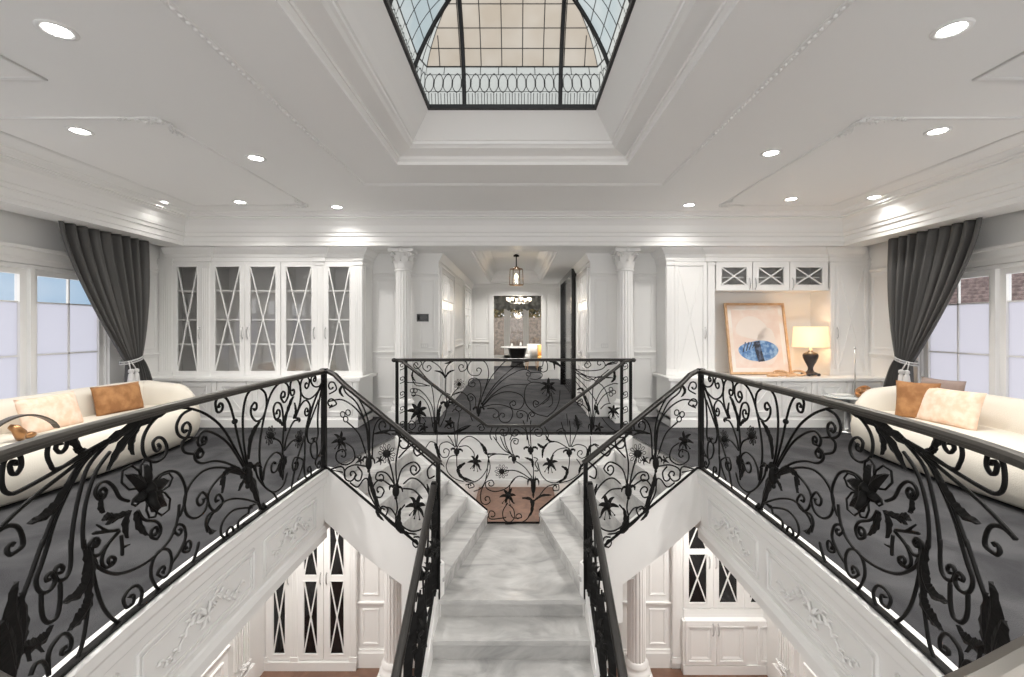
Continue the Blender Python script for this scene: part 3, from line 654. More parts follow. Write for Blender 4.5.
# --- curved gallery balustrades
SIDE = Surf(HC)
SIDE_S = [  # code, points
 ('A', "470,105 450,145 420,150 402,125 405,95 425,90 @420,108:0.7"), ('A', "470,130 430,190 390,220 355,205 340,160 350,110 375,92 392,115 385,150 @375,140:0.6"),
 ('A', "315,320 338,240 342,170 330,120 305,105 285,130 284,175 @298,178:0.7"), ('A', "310,330 345,250 375,228 395,260 390,295 @376,288:.8"),
 ('A', "130,677 110,560 115,440 140,300 170,200 205,145 245,125 272,150 272,200 250,240 230,215 @245,200:.6"), ('A', "45,600 22,480 15,330 30,220 60,170 100,155 140,185 150,250 130,320 95,345 65,315 62,270 80,240 @82,268:.5"),
 ('A', "245,370 240,290 225,245 200,245 188,280 195,325 @212,300:0.7"), ('A', "240,677 245,600 240,520 245,400 262,300 290,215"), ('A', "250,500 265,430 300,350 330,340"),
 ('A', "245,510 225,460 185,440"), ('A', "250,510 290,460 325,445"), ('A', "130,677 138,610 165,550 205,520 235,545 215,600 @192,595:.6"),
 ('A', "325,677 355,590 350,560 310,550 295,590 @315,590:.7"), ('A', "365,540 362,600 370,660 400,655 400,615 @388,622:.5"), ('A', "470,540 440,545 425,580 440,610 @445,585:.6"),
 ('A', "468,130 425,220 392,330 378,410 385,460 402,470 @408,450"), ('A', "466,135 445,240 438,340 440,420 430,458 @425,445"), ('A', "470,140 474,280 474,420 460,500 440,545"),
 ('A', "402,470 398,510 410,550 430,555 436,510 430,458"), ('A', "460,130 420,230 385,330 368,430 366,540"),
 ('B', "335,340 250,190 180,120 100,85 0,78"), ('B', "100,85 55,110 30,160 40,205 75,215 92,180 @70,175:.7"), ('B', "340,335 310,230 280,100 255,40 225,28 205,55 210,95 @225,75:.7"),
 ('B', "330,345 270,250 210,200 155,185 125,215 130,250 158,242 @150,226:.6"), ('B', "325,365 260,330 200,320 145,330 115,315 112,285 135,262 150,282 @133,285:.5"),
 ('B', "75,215 55,240 65,280 112,288"), ('B', "75,212 130,215"), ('B', "320,375 240,350 160,360 100,410 65,490 75,560 115,578 155,545 170,490 145,460 122,490 @145,492:.3"),
 ('B', "330,385 260,370 200,420 170,480 185,535 215,540 238,500 222,470 @213,492:.5"), ('B', "400,510 320,490 250,500 190,560 165,615 170,640"), ('B', "370,530 290,540 240,590 230,650 260,670 285,645 @266,645:.5"),
 ('B', "345,560 310,590 310,640 335,655 345,625 @328,628:.5"), ('B', "170,640 160,600 175,560 215,545"), ('B', "380,460 400,520 450,545"), ('B', "385,345 395,390 430,440 470,470 490,520 450,545"),
 ('B', "405,350 412,400 430,440 470,460 510,430 530,370"),
 ('C', "410,460 450,420 510,400 560,420 595,500 590,580 560,660"), ('D', "480,20 475,80 455,150 420,210 350,280 270,330 180,357 110,340 50,290"),
 ('C', "275,570 225,550 190,490 150,460 105,475 85,520 100,555 130,555 148,520 @122,525:.5"), ('C', "520,45 430,100 370,180 352,260 370,325 420,350 470,325 490,270 470,220 435,213 412,240 418,275 @440,262:.4"),
 ('E', "570,100 440,170 300,260 100,370 40,380 10,340 10,260 30,200 75,170 105,190 110,240 85,280 60,275 50,240 @72,232:.3"), ('E', "450,175 300,255 260,225 245,170 265,110 310,82 345,95 345,140 315,170 290,150 @312,135:.2"),
 ('E', "470,170 330,280 150,420 0,560 -60,625"), ('E', "500,150 400,250 330,380 270,520 210,677"), ('F', "215,-5 150,180 110,290 90,400 70,560 50,677"),
 ('E', "530,130 430,230 340,400 280,540 240,677"), ('F', "245,-5 205,120 180,190 185,240 210,262 250,245 272,200 258,165 @240,188:.5"), ('E', "560,120 460,240 410,400 380,560 370,677"),
 ('F', "350,-5 350,120 330,180 290,200 270,160 290,125 310,135 @298,152:.3"), ('F', "205,260 205,340 215,390 240,408 280,380 297,300 297,205"), ('E', "573,165 500,270 450,420 432,560 435,677"),
 ('F', "415,0 425,80 440,140 435,300 430,380 400,540 330,670"), ('F', "452,120 480,250 520,350 580,405 640,395"), ('D', "190,597 240,580 280,520 300,450 280,415 240,430 210,480 225,520 255,500 @240,482:.2"),
 ('F', "240,670 240,560 280,490 320,462 350,490 345,540 310,565 @318,540:.2"), ('F', "150,670 170,620 205,600 230,630 240,670"), ('E', "-50,620 0,572 50,550 95,560 118,610 115,660 60,700 @60,660:.3"),
 ('D', "280,50 310,95 370,105 392,140 375,185 345,180 345,150 @362,158:.4"), ('D', "190,150 130,220 105,290 120,325 160,310 168,280 145,275 @150,292:.3"), ('D', "130,215 90,265 50,260 45,215 75,185 92,200 @75,210:.4"),
 ('D', "495,380 430,435 380,430 345,370 350,300 385,245 425,240 443,280 435,340 405,375 375,360 @398,345:.4"), ('D', "440,310 480,250 510,180 500,125 470,120 455,150 475,170 @482,150:.4"), ('D', "500,220 500,250 525,248 @518,222:.6"),
 ('D', "495,375 530,330 560,260 575,200"), ('G', "520,330 540,345 570,330 610,300"), ('G', "640,120 600,230 585,300"), ('D', "200,170 205,230 205,270"), ('D', "205,230 240,215"), ('D', "185,145 110,155 60,162"), ('D', "130,150 80,118"),
]
SIDE_L = [('A', "255,400 255,330 285,240 300,205", .03), ('A', "300,330 315,290 305,240", .025), ('A', "240,370 225,345 195,335", .02), ('A', "330,350 335,335 310,325", .018),
 ('A', "45,560 60,450 85,390 112,345", .035), ('A', "240,660 225,600 245,535", .04), ('A', "240,550 285,545", .02), ('A', "235,570 200,590", .02),
 ('B', "335,380 290,355 245,380 225,430", .028), ('B', "245,390 240,430 232,465", .02), ('B', "335,405 320,430 308,455", .022), ('B', "370,350 395,335 412,352", .018), ('B', "350,380 375,430 410,540", .045),
 ('B', "400,540 420,520 450,545", .02), ('B', "385,515 360,530 350,560", .015), ('B', "165,610 185,640 205,635", .018),
 ('C', "560,30 430,80 320,135 180,220 90,280", .035), ('C', "340,130 290,230 295,310", .028), ('C', "330,140 230,260 150,400", .03), ('E', "380,65 385,110 420,150", .025), ('E', "440,150 410,165 380,150", .012),
 ('E', "390,270 320,400 240,490 140,540", .028), ('F', "435,60 430,180 390,260 305,310", .035), ('F', "440,240 430,320 385,390 335,450", .04), ('F', "430,40 445,140 430,320", .045),
 ('F', "70,640 90,500 60,350 75,205", .05), ('F', "60,620 40,500 0,400", .06), ('F', "90,560 110,420 100,260", .035), ('F', "100,520 150,525 220,480 250,420", .03), ('F', "130,540 140,600", .018), ('F', "180,520 205,555", .016), ('F', "60,677 40,560 20,480", .06),
 ('D', "110,60 100,30 100,-20", .02), ('D', "160,75 130,80 105,100", .02), ('D', "240,50 220,110 225,185", .028), ('D', "265,60 285,120 325,172", .026), ('D', "230,60 160,90 125,120", .022)]
def big_lily(sf, root, mir):
    cx, cy, s_ = 355, 520, 1
    mb = MB(); (u, z) = parse(sf, 'C', '355,510')[0][0]
    mb._ball(sf.at(u, z, .03), .034, .034, .045, 10, 8); mb.tube([sf.at(u, z, .03), sf.at(u + .03, z - .05, .07), sf.at(u + .02, z - .09, .09)], [.03, .02, .012], 8)
    tips = [(345, 330), (215, 400), (500, 440), (480, 620), (270, 590), (400, 660)]
    for tx, ty in tips:
        t = parse(sf, 'C', '%f,%f' % (tx, ty))[0][0]; d = (t[0] - u, t[1] - z)
        blade(mb, sf, [(u, z), (u + d[0] * .4, z + d[1] * .4), (u + d[0] * .82, z + d[1] * .82)], .042, 1, .02, .03)
        nx, nz = -d[1] * .22, d[0] * .22      # wire outline round each petal
        pts = [(u + d[0] * .15, z + d[1] * .15), (u + d[0] * .55 + nx, z + d[1] * .55 + nz), (u + d[0] * .85 + nx * .9, z + d[1] * .85 + nz * .9), (u + d[0], z + d[1]),
               (u + d[0] * .85 - nx * .9, z + d[1] * .85 - nz * .9), (u + d[0] * .55 - nx, z + d[1] * .55 - nz), (u + d[0] * .15, z + d[1] * .15)]
        mb.tube([sf.at(*p, .02) for p in pts], .006, 5)
    mb.build('flower', IRON, root, mir=mir)
for mir in (False, True):
    sg = 1 if mir else -1
    root = thing('balustrade', 'curved black wrought-iron balustrade of the %s gallery, before the %s' % (('right', 'sofa with three cushions') if mir else ('left', 'sofa with the tan rectangular cushion')), 'railing', (sg * 1.885, 4.5, .03), 'iron balustrades')
    for code, txt in SIDE_S: stroke(SIDE, root, code, txt, .0085, mir)
    for code, txt, w in SIDE_L: leaf(SIDE, root, code, txt, w, mir, 6)
    daisy(SIDE, root, 'A', 165, 425, .075, mir); daisy(SIDE, root, 'A', 328, 445, .08, mir)
    hub(SIDE, root, 'B', 350, 385, .09, .14, mir); hub(SIDE, root, 'A', 242, 590, .05, .1, mir)
    mb = MB(); u, z = parse(SIDE, 'B', '292,142')[0][0]; mb._ball(SIDE.at(u, z), .02, .02, .02, 8, 6); mb.build('knop', IRON, root, mir=mir)
    big_lily(SIDE, root, mir)
    mb = MB(); handrail(mb, [SIDE.at(u, HR) for u in [SIDE.l[-1] * i / 70 for i in range(71)]], .03, .026); mb.build('handrail', RAIL, root, mir=mir)
    mb = MB(); rs = []
    for i in range(71):
        u = SIDE.l[-1] * i / 70; rs.append([SIDE.at(u, .035, -.018), SIDE.at(u, .035, .018), SIDE.at(u, .05, .018), SIDE.at(u, .05, -.018)])
    mb.rings(rs); mb.build('bottom_rail', IRON, root, mir=mir)
    post(root, -1.885, 4.5, .03, HR, .022, mir)
    mb = MB(); mb.box(-1.92, -1.85, 4.465, 4.535, HR - .01, HR + .025); mb.build('post_cap', IRON, root, mir=mir, bevel=.008)

# --- front balustrades of the two side flights
FL = Surf([P1, P0])
FL_S = ["45,70 90,100 130,160 150,230 150,330", "15,115 38,100 32,78 @22,90:.6", "15,162 38,150 30,135 @20,148:.5", "15,140 60,135 110,170 140,230 148,330", "150,320 145,240 110,150 70,110 60,80", "75,210 115,250 140,320",
 "70,280 95,300 100,335 70,355 40,340 40,312 60,302 @60,320:.4", "140,360 100,355 70,370 68,400 88,410 105,392 @92,388:.4", "110,360 125,380 122,402 @108,395:.4", "85,415 110,430 130,405 145,405 150,450 175,500",
 "150,380 155,430 175,490 210,540 260,580 310,590", "160,330 165,240 185,200 215,205 220,235 197,245 @198,222:.6", "165,250 205,238 245,240", "245,430 240,350 252,262 225,250", "252,262 280,262 @262,280:.5", "243,430 260,370 300,345 322,368 302,390 @303,370:.6", "250,330 290,290 320,285 335,308 312,325 @314,305:.5",
 "240,430 210,385 180,380 172,402 192,410 @188,395:.4", "235,420 225,370 210,320", "235,435 190,405 165,425 165,455 188,465 200,445 @184,443:.4", "240,465 245,500 240,540 265,585", "265,435 300,440 330,470",
 "270,490 250,520 260,560 300,580 340,560 355,500 350,450 320,410 290,400 265,420", "180,512 195,495 213,505 207,525 @198,510:.5", "300,600 320,600 325,625 307,634 @308,618:.5", "372,345 348,370 352,400 372,392", "20,370 60,362 68,400",
 "250,545 225,505 205,498", "60,380 20,372"]
FL_L = [("60,85 50,105 62,125", .018), ("150,385 158,430 185,500", .028), ("240,540 250,575 290,588", .025), ("270,585 250,545 255,500", .028), ("165,250 200,245 225,255", .012), ("345,420 355,460 345,500", .015), ("175,490 178,520 200,545", .02)]
for mir in (False, True):
    root = thing('balustrade', 'black wrought-iron balustrade sloping down the front of the %s marble flight' % ('right' if mir else 'left'), 'railing', ((1 if mir else -1) * .64, 4.03, ZL), 'iron balustrades')
    for t_ in FL_S: stroke(FL, root, 'H', t_, .0078, mir)
    for t_, w in FL_L: leaf(FL, root, 'H', t_, w, mir, 5)
    for cx, cy in ((60, 184), (78, 178), (70, 200)):
        u, z = parse(FL, 'H', '%d,%d' % (cx, cy))[0][0]; MB().tube([FL.at(u + .028 * math.cos(q * PI / 6), z + .028 * math.sin(q * PI / 6)) for q in range(13)], .006, 5).build('ring', IRON, root, mir=mir)
    lily(FL, root, 'H', 45, 275, .105, mir, .3); lily(FL, root, 'H', 305, 497, .12, mir, .2); daisy(FL, root, 'H', 207, 318, .095, mir)
    hub(FL, root, 'H', 148, 350, .075, .13, mir); hub(FL, root, 'H', 240, 445, .08, .11, mir)
    lily(FL, root, 'H', 112, 342, .055, mir, 0, 5, False); lily(FL, root, 'H', 180, 342, .05, mir, 0, 5, False)
    L_ = FL.l[-1]
    mb = MB(); handrail(mb, [FL.at(-.02, HR), FL.at(.06, HR), FL.at(.14, HR - .03)] + [FL.at(L_ * k, HR + .035 - .81 * k) for k in (.2, .5, .8, 1.0)], .026, .024); mb.build('handrail', DRAIL, root, mir=mir)
    mb = MB(); mb.tube([FL.at(.0, .045), FL.at(.05, .045), FL.at(L_, -.665)], .015, 4); mb.build('bottom_rail', IRON, root, mir=mir)
    post(root, -.66, 4.03, ZL, .24, .018, mir)

# --- far gallery guard
FG = Surf([(-1.57, 6.05), (1.57, 6.05)])
root = thing('balustrade', 'black wrought-iron balustrade with a straight level handrail, facing the corridor', 'railing', (0, 6.05, 0), 'iron balustrades')
FG_S = [('I', "370,190 360,150 320,100 260,70 225,90 225,125 255,145 278,125 @260,118:.4"), ('I', "372,190 380,120 420,80 480,65 520,90 515,130 480,145 465,120 @487,115:.4"), ('I', "378,190 375,280 385,350"),
 ('I', "600,380 650,240 668,160 650,90 600,65 545,80 525,130 550,170 600,170 620,140 @597,138:.4"), ('I', "590,400 615,300 610,220 580,190 540,200 530,235 555,250 @560,228:.5"), ('I', "575,400 580,330 550,295 525,310 530,340 @547,325:.5"),
 ('I', "385,360 420,310 470,285 510,300 540,350 545,440 560,480"), ('I', "468,250 430,290 400,350"), ('I', "305,560 290,400 250,320 200,270 150,260"), ('I', "308,560 300,380 280,240 230,170 160,90"), ('I', "312,560 320,400 340,320 370,290 410,305"),
 ('I', "300,560 260,380 200,310 145,310"), ('I', "118,220 200,225 270,245"), ('I', "155,140 150,190 180,240 270,240"), ('I', "125,70 180,60 215,90 190,125 @180,100:.6"), ('I', "330,500 325,420 345,370 385,350"), ('I', "385,360 375,440 340,520"), ('I', "120,540 200,570 330,575 420,560 500,520 550,510"),
 ('I', "120,500 150,480 175,510 150,540 @150,512:.4"), ('I', "180,500 220,500 240,530 210,560 @212,532:.4"), ('I', "380,480 420,480 430,520 395,530 @405,505:.4"), ('I', "430,380 460,360 490,380 480,410 @462,390:.4"), ('I', "460,500 470,430 440,400 420,420"), ('I', "590,520 620,500 640,530 @617,528:.5"),
 ('J', "85,410 90,350 150,220 210,140 280,70"), ('J', "85,410 180,270 280,170 370,105 460,80"), ('J', "90,410 200,270 300,190 400,145 450,165 450,195 425,190 @438,178:.3"), ('J', "90,420 200,310 300,262 440,260"),
 ('J', "95,425 170,350 260,315 340,320 395,350 405,400 370,445 320,440 300,405 325,380 @325,405:.4"), ('J', "95,430 170,410 250,415 310,440 320,490 290,540 240,540 218,505 235,475 @246,495:.4"), ('J', "130,440 180,440 215,470 210,500 @188,490:.5"),
 ('J', "430,540 430,480 390,455 355,465 355,500 @380,488:.5"), ('J', "580,500 500,480 430,420 410,350 420,280 460,245 520,245 560,260"), ('J', "440,205 435,225 460,240"), ('J', "455,170 530,170 540,200 500,220 450,215"), ('J', "520,160 515,130 545,120 555,70 580,100 580,150 555,165 @545,145:.3"),
 ('J', "590,300 600,340 540,400 490,430 475,400 490,380 515,392 @500,402:.3"), ('J', "600,310 590,370 540,410"), ('J', "610,320 620,400 590,430"), ('J', "450,520 440,490 460,465 485,480 @465,485:.5"), ('J', "580,500 640,450 670,380 677,300"),
 ('K', "240,130 340,200 400,180 500,190"), ('K', "240,150 300,200 345,210"), ('K', "240,180 300,240 380,350 390,430"), ('K', "240,210 300,300 325,400 345,500"), ('K', "245,155 330,180 480,190"), ('K', "245,140 420,240 470,360"),
 ('K', "210,120 300,140 400,135 440,110 430,78 400,72 @405,92:.4"), ('K', "300,100 325,75 345,100 325,120 @318,100:.5"), ('K', "350,560 355,400 360,250 400,190 470,130"), ('K', "355,540 370,380 420,270 490,230 530,230"), ('K', "350,550 340,400 300,300 250,290"),
 ('K', "360,540 380,400 430,310 500,270"), ('K', "410,400 440,370 480,360"), ('K', "180,430 190,520"), ('K', "380,560 420,560 430,590 400,600 @405,580:.4"), ('K', "110,550 150,530 175,560 150,590 @145,562:.4"), ('K', "420,460 470,520 530,560"),
 ('K', "260,350 280,330 290,360 275,380 @272,355:.5"), ('K', "240,350 300,380 330,420"), ('K', "460,100 520,90 @500,75:.4"), ('K', "0,590 100,600 220,590 340,600 460,570 540,540")]
FG_L = [('I', "372,190 400,150 440,135", .014), ('I', "370,180 345,150 300,140", .014), ('I', "370,90 400,85 430,60", .01), ('I', "155,140 150,180 175,215", .014), ('I', "330,500 330,420 350,375", .024), ('I', "330,575 440,560 550,510", .02), ('I', "430,300 460,290 490,280", .01),
 ('K', "-30,70 60,70 120,95 175,140", .022), ('K', "70,70 95,90 98,135", .014), ('K', "500,130 505,190 480,220", .02), ('K', "370,370 385,410 400,440", .024), ('K', "290,300 325,380 335,420", .016), ('K', "250,270 280,260 310,290", .014), ('K', "440,110 470,90 520,80", .012),
 ('K', "240,440 255,500 260,540", .022), ('K', "230,470 300,530", .016)]
for c_, t_ in FG_S: stroke(FG, root, c_, t_, .0066)
for c_, t_, w in FG_L: leaf(FG, root, c_, t_, w, False, 5)
daisy(FG, root, 'I', 468, 232, .07); hub(FG, root, 'I', 600, 412, .08, .11); lily(FG, root, 'I', 185, 420, .16, False, .4, 7); hub(FG, root, 'I', 310, 530, .05, .17); hub(FG, root, 'I', 385, 370, .09, .08)
lily(FG, root, 'J', 590, 275, .12, False, .5, 6); lily(FG, root, 'K', 500, 415, .10, False, 1.5, 6); hub(FG, root, 'K', 348, 540, .045, .17); daisy(FG, root, 'K', 255, 500, .06); lily(FG, root, 'I', 400, 500, .09, False, .1, 5, False); lily(FG, root, 'K', 400, 530, .08, False, .1, 5, False)
lily(FG, root, 'I', 225, 530, .08, False, .1, 5, False)
for code, lst in (('I', ((150, 275), (172, 275), (160, 300))), ('K', ((480, 265), (500, 285), (480, 300)))):
    for cx, cy in lst:
        u, z = parse(FG, code, '%d,%d' % (cx, cy))[0][0]; MB().tube([FG.at(u + .026 * math.cos(q * PI / 6), z + .026 * math.sin(q * PI / 6)) for q in range(13)], .0055, 5).build('ring', IRON, root)
for sx in (-1, 1):      # narrow filling between the paired posts
    for z in (.15, .35, .55, .75, .93):
        u0 = FG.l[-1] / 2 + sx * 1.5; a = [(u0 - .03, z - .06), (u0 + .03, z - .03), (u0 + .02, z + .03), (u0 - .02, z + .02)]
        MB().tube([FG.at(u, zz) for u, zz in spiral_end(cat(a, 4), (u0, z), .4)], .006, 5).build('scroll', IRON, root)
mb = MB(); handrail(mb, [FG.at(u, HR) for u in (-.03, 1, 2, 3.17)], .026, .022)
for u in (-.04, 3.18): mb._ball(FG.at(u, HR - .005), .035, .035, .03, 10, 6)
mb.build('handrail', DRAIL, root)
MB().box(-1.57, 1.57, 6.035, 6.065, .02, .04).build('bottom_rail', IRON, root)
for x in (-1.57, -1.45, 1.45, 1.57): post(root, x, 6.05, 0, HR - .02, .018)

# --- V-shaped guard round the back of the landing
VG = Surf([Q1, Q0, (.32, 5.52), (1.57, 6.05)])
root = thing('balustrade', 'black wrought-iron balustrade dipping in a V behind the marble landing', 'railing', (0, 5.52, ZL), 'iron balustrades')
VG_S = [('L', "185,170 160,120 140,95"), ('L', "190,165 180,60 178,20"), ('L', "195,165 202,60 205,20"), ('L', "200,165 230,120 280,100 340,140 365,200"), ('L', "210,165 260,160 300,200 302,240"), ('L', "185,165 140,135 95,150 90,200 110,230 140,225 150,192 @126,198:.3"),
 ('L', "195,220 200,300 240,370 300,382 350,350 385,290 392,220"), ('L', "130,280 150,230 190,215"), ('L', "130,280 140,320 180,360 240,380"), ('L', "250,400 290,390 302,410 272,420 @278,405:.4"), ('L', "300,440 345,420 370,380"), ('L', "385,300 370,380 345,440 345,500 370,520 400,505 395,475 @380,490:.3"),
 ('L', "385,290 395,230 440,210 520,215"), ('L', "540,215 480,180 420,100"), ('L', "540,220 500,160 480,60"), ('L', "490,315 550,310 620,340"), ('L', "554,360 500,420 430,440 380,420 375,385 410,370 425,392 @403,390:.4"), ('L', "510,510 480,560 485,610 520,630 550,600 545,550 515,520"),
 ('L', "500,600 410,610 390,590 400,560 @412,585:.4"), ('L', "75,60 78,220 120,290"), ('L', "60,140 30,135 0,180"), ('L', "385,215 400,300 360,400"),
 ('M', "175,490 178,520 150,590 100,630 0,640"), ('M', "175,480 175,300 165,200"), ('M', "150,160 130,60 110,0"), ('M', "160,160 155,60 160,0"), ('M', "40,215 0,170 -30,100"), ('M', "55,225 35,150 50,115 80,120 78,145 @65,132:.4"), ('M', "165,350 120,290 60,250"), ('M', "160,365 80,315 0,310"),
 ('M', "160,375 90,345 40,380 25,430"), ('M', "175,230 200,240 185,270 205,310 180,312"), ('M', "390,175 320,135 260,145 230,190 232,232"), ('M', "385,170 330,180 295,210 290,240"), ('M', "395,165 360,60 345,10"), ('M', "400,165 402,60 395,0"), ('M', "405,165 440,80 450,20"),
 ('M', "410,165 450,150 500,170 500,220 470,235 445,215 @465,205:.5"), ('M', "395,220 395,270 375,350 320,385 260,375 220,330 200,260"), ('M', "440,240 465,280 455,330 400,370 330,388"), ('M', "330,400 330,430 302,435 @310,415:.5"), ('M', "330,395 260,410 200,480 180,500"), ('M', "30,560 50,600 100,600 98,580 @82,598:.4"),
 ('M', "525,100 525,200 500,280 450,310"), ('M', "545,150 560,160 610,200"),
 ('J', "200,677 195,610 235,570 290,590 275,640 @250,612:.5"), ('J', "430,677 420,610 370,575 310,580 302,630 @340,612:.5"), ('J', "450,620 500,575 545,600 540,640 @512,610:.4"), ('J', "170,570 150,640 165,677"), ('J', "560,575 590,640 570,677"), ('J', "300,677 340,600 400,640")]
VG_L = [('L', "340,140 370,180 380,215", .022), ('L', "365,200 385,210 440,205", .012), ('L', "245,265 205,300 225,350 300,378", .028), ('L', "60,140 75,180 100,280", .028), ('M', "170,290 165,250 120,230", .018), ('M', "200,145 225,165 245,165", .018), ('M', "262,145 235,180 230,235", .018),
 ('M', "350,285 382,310 365,360 310,388", .024), ('M', "505,250 465,290 455,335", .02), ('M', "105,480 160,490 165,560 140,600", .022), ('M', "180,495 225,465 290,462", .016), ('M', "530,150 510,200 505,270", .026), ('M', "250,95 275,130 310,132", .014), ('M', "525,165 550,150 580,160", .014)]
for c_, t_ in VG_S: stroke(VG, root, c_, t_, .0066)
for c_, t_, w in VG_L: leaf(VG, root, c_, t_, w, False, 5)
hub(VG, root, 'L', 195, 195, .09, .08); lily(VG, root, 'L', 305, 262, .11, False, .15); daisy(VG, root, 'L', 472, 318, .085); lily(VG, root, 'L', 512, 472, .11, False, .1); hub(VG, root, 'L', 548, 240, .07, .08)
hub(VG, root, 'M', 158, 185, .09, .08); hub(VG, root, 'M', 174, 405, .075, .2); hub(VG, root, 'M', 395, 200, .09, .08); lily(VG, root, 'M', 285, 270, .115, False, .15)
Lq = VG.l; zt = lambda k: HR + .035 - .81 * k
mb = MB(); handrail(mb, [VG.at(.02, HR - .01), VG.at(.1, HR - .02)] + [VG.at(Lq[1] * k, zt(k)) for k in (.2, .5, .9)] + [VG.at(Lq[1] * 1.0, .24)] + [VG.at(Lq[1] + .64, .24)] + [VG.at(Lq[3] - Lq[1] * k, zt(k)) for k in (.9, .5, .2)] + [VG.at(Lq[3] - .1, HR - .02), VG.at(Lq[3] - .02, HR - .01)], .022, .02); mb.build('handrail', DRAIL, root)
mb = MB(); mb.tube([VG.at(.0, .03), VG.at(Lq[1] - .005, -.795), VG.at(Lq[1], ZL + .03), VG.at(Lq[2], ZL + .03), VG.at(Lq[2] + .005, -.795), VG.at(Lq[3], .03)], .013, 4); mb.build('bottom_rail', IRON, root)

# --- balustrades of the central flight, seen almost edge-on
def central(mir):
    root = thing('balustrade', 'black wrought-iron balustrade running down the %s side of the central marble flight' % ('right' if mir else 'left'), 'railing', ((1 if mir else -1) * .70, 4.0, ZL), 'iron balustrades')
    SFc = Surf([(-.69, 4.0), (-.695, 3.0), (-.70, 1.9), (-.71, 0.0)])
    sl = CR / CT
    zb = lambda u: ZL + .14 - sl * u
    def sc(pts, end=None, r=.0085):
        P = [(u, zb(u) + v) for u, v in pts]; path = cat(P, 6)
        if end: path = spiral_end(path, (end[0], zb(end[0]) + end[1]), .7)
        MB().tube([SFc.at(u, z) for u, z in path], r, 5).build('scroll', IRON, root, mir=mir)
    k = 0
    while k < 4:
        b = k * .95
        sc([(b + .1, .0), (b + .05, .35), (b + .25, .55), (b + .35, .4)], (b + .25, .40)); sc([(b + .1, .0), (b + .3, .1), (b + .38, .3)], (b + .28, .25))
        sc([(b + .5, .0), (b + .45, .5), (b + .6, .85), (b + .78, .75)], (b + .68, .68)); sc([(b + .5, .0), (b + .75, .15), (b + .85, .4), (b + .72, .5)], (b + .70, .36))
        sc([(b + .5, .1), (b + .3, .6), (b + .2, .85), (b + .05, .8)], (b + .12, .72)); sc([(b + .95, .0), (b + .9, .4), (b + .95, .8)]); sc([(b + .02, .1), (b + .0, .5), (b + .02, .8)]); sc([(b + .5, .3), (b + .58, .5), (b + .56, .62)])
        for (u, v, r_) in ((b + .3, .62, .12), (b + .78, .55, .11), (b + .1, .42, .09), (b + .55, .72, .09)):
            mb = MB(); c = SFc.at(u, zb(u) + v, .0); mb._ball(c, .035, .03, .04, 8, 6)
            for q in range(6):
                a = q * PI / 3 + .2; blade(mb, SFc, [(u, zb(u) + v), (u + r_ * .5 * math.cos(a), zb(u) + v + r_ * .5 * math.sin(a)), (u + r_ * math.cos(a), zb(u) + v + r_ * math.sin(a))], .022, 1, .02, .045)
            mb.build('flower', IRON, root, mir=mir)
        for (u, v) in ((b + .12, .2), (b + .52, .25), (b + .92, .3), (b + .3, .3), (b + .7, .2), (b + .05, .65), (b + .62, .5), (b + .85, .65)):
            mb = MB(); blade(mb, SFc, [(u, zb(u) + v - .12), (u + .03, zb(u) + v), (u, zb(u) + v + .16)], .04, 5, .045); mb.build('leaf', IRON, root, mir=mir)
        k += 1
    mb = MB(); handrail(mb, [SFc.at(u, zb(u) + .90) for u in [i * .2 for i in range(20)]], .03, .03); mb.build('handrail', DRAIL, root, mir=mir)
    mb = MB(); mb.tube([SFc.at(u, zb(u) - .02) for u in [i * .2 for i in range(20)]], .014, 4); mb.build('bottom_rail', IRON, root, mir=mir)
    post(root, -.69, 3.98, ZL + .05, zb(0) + .92, .02, mir)
central(False); central(True)

